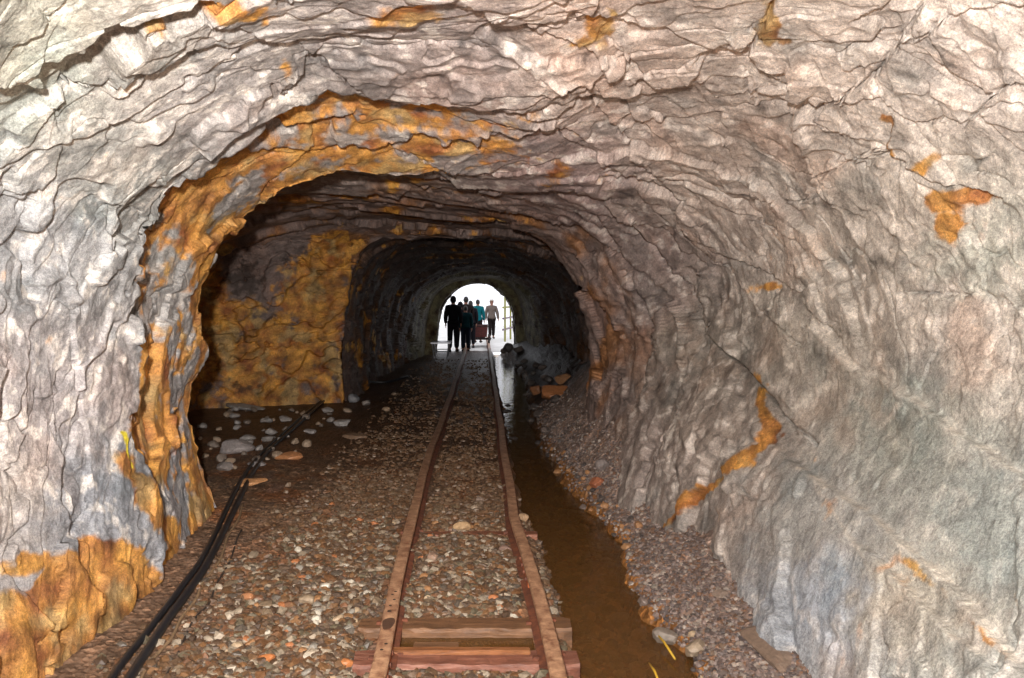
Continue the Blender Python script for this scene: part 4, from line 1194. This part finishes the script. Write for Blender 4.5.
    for b0 in legs:
        bm = bmesh.new(); c_ = (vs[b0 + 2] + vs[b0 + 3]) / 2; vv = add_box(bm, (c_.x, c_.y, .045 * k), (.095 * k, .27 * k, .09 * k), None, .02 * k)
        for v in bm.verts:
            if v.co.y < c_.y and v.co.z > .05 * k: v.co.z -= .03 * k
        bm_obj('shoe', bm, DK, e, True)
    if pack is not None:
        bm = bmesh.new(); add_box(bm, V(0, .22, 1.22), (.30 * k, .18 * k, .44 * k), None, .05 * k)
        bm_obj('backpack', bm, pack, e, True)
    return tag(e, label, 'person')
BK = simple('black_cloth', (26, 25, 30), .85, nvar=.3, spec=.08); NV = simple('navy_cloth', (28, 32, 48), .85, nvar=.3, spec=.08); TL = simple('teal_cloth', (14, 96, 104), .8, nvar=.25, spec=.08)
DT = simple('dark_teal_cloth', (16, 48, 54), .85, nvar=.3, spec=.08); GY = simple('taupe_cloth', (112, 100, 94), .85, nvar=.3, spec=.08); BR = simple('brown_cloth', (34, 27, 27), .85, nvar=.3, spec=.08)
HR = simple('dark_hair', (26, 20, 18), .6, nvar=.3)
PI = math.pi
person(453.2, 23.7, 1.64, PI, BK, BK, HR, 'person in bulky black hooded coat with backpack, leftmost of the dark group', pack=BK, hood=True, armL=(.16, .0), armR=(.14, .02))
person(460.3, 24.1, 1.47, PI - .3, BK, NV, HR, 'shorter person in black hood standing close beside the tallest hooded one', armL=(.12, .03), armR=(.08, .05), hood=True)
person(466.0, 24.9, 1.63, PI + .2, BR, BK, HR, 'tall bareheaded person in dark brown in the middle of the group', armL=(.1, -.1), armR=(.1, .1))
person(465.6, 23.9, 1.36, PI, DT, NV, HR, 'short person in a dark teal jacket in front of the tall bareheaded one', stride=.03)
person(470.6, 25.6, 1.50, PI + .1, BK, BK, HR, 'slim person in black at the right end of the dark group', armL=(.06, .0), armR=(.06, .04))
person(477.8, 28.4, 1.52, PI - .2, TL, BR, HR, 'person in a bright teal jacket standing just beyond the mine cart', armL=(.12, -.05), armR=(.14, -.02))
person(491.6, 31.0, 1.50, .15, GY, BR, HR, 'person in a taupe jacket and pale hat walking alone in the daylight', armL=(.2, .05), armR=(.26, -.1), stride=.18, hat=simple('pale_hat', (200, 190, 180), .8))

# ------------------------------------------------------------------ light
def light(name, typ, loc, energy, rot=None, **kw):
    d = bpy.data.lights.new(name, typ); d.energy = energy
    for k, v in kw.items(): setattr(d, k, v)
    o = bpy.data.objects.new(name, d); COL.objects.link(o); o.location = loc
    if rot is not None: o.rotation_euler = rot
    return o
light('camera_flash', 'POINT', (-.18, -.15, 2.02), 760, shadow_soft_size=.035, color=(1, .98, .96))
tgt = Vector((-1.6, 12, 1.1)); src = Vector((-.12, -.25, 1.95))
light('alcove_fill_spot', 'SPOT', src, 1250, (tgt - src).to_track_quat('-Z', 'Y').to_euler(), shadow_soft_size=.035, spot_size=math.radians(62), spot_blend=1.0, color=(1, .96, .91))  # added spot, no lamp of the place: brightens the alcove and far walls

w = bpy.data.worlds.new('World'); SC.world = w; w.use_nodes = True
bgn = w.node_tree.nodes['Background']; bgn.inputs[0].default_value = (.93, .94, 1.0, 1); bgn.inputs[1].default_value = 1.4

cam = bpy.data.cameras.new('camera'); co = bpy.data.objects.new('camera', cam); COL.objects.link(co)
co.location = (0, 0, H); co.rotation_euler = (math.radians(90), 0, 0)
cam.sensor_width = 36; cam.lens = F / 1024 * 36
cam.shift_x = (512 - VX) / 1024; cam.shift_y = -(339 - VY) / 1024
cam.clip_start = .05; cam.clip_end = 300
SC.camera = co

# to metres
for o in list(SC.objects):
    if o.parent is None:
        o.location = Vector(o.location) * S
        if o.type not in ('CAMERA', 'LIGHT'): o.scale = Vector(o.scale) * S
        if o.type == 'LIGHT': o.data.energy *= S * S; o.data.shadow_soft_size *= S

vs_ = SC.view_settings
SC.display_settings.display_device = 'sRGB'
vs_.view_transform = 'Standard'; vs_.look = 'None'; vs_.exposure = 0.0; vs_.gamma = 1.0; vs_.use_curve_mapping = False
SC.cycles.max_bounces = 8; SC.cycles.diffuse_bounces = 4; SC.cycles.transparent_max_bounces = 8
SC.cycles.use_denoising = True
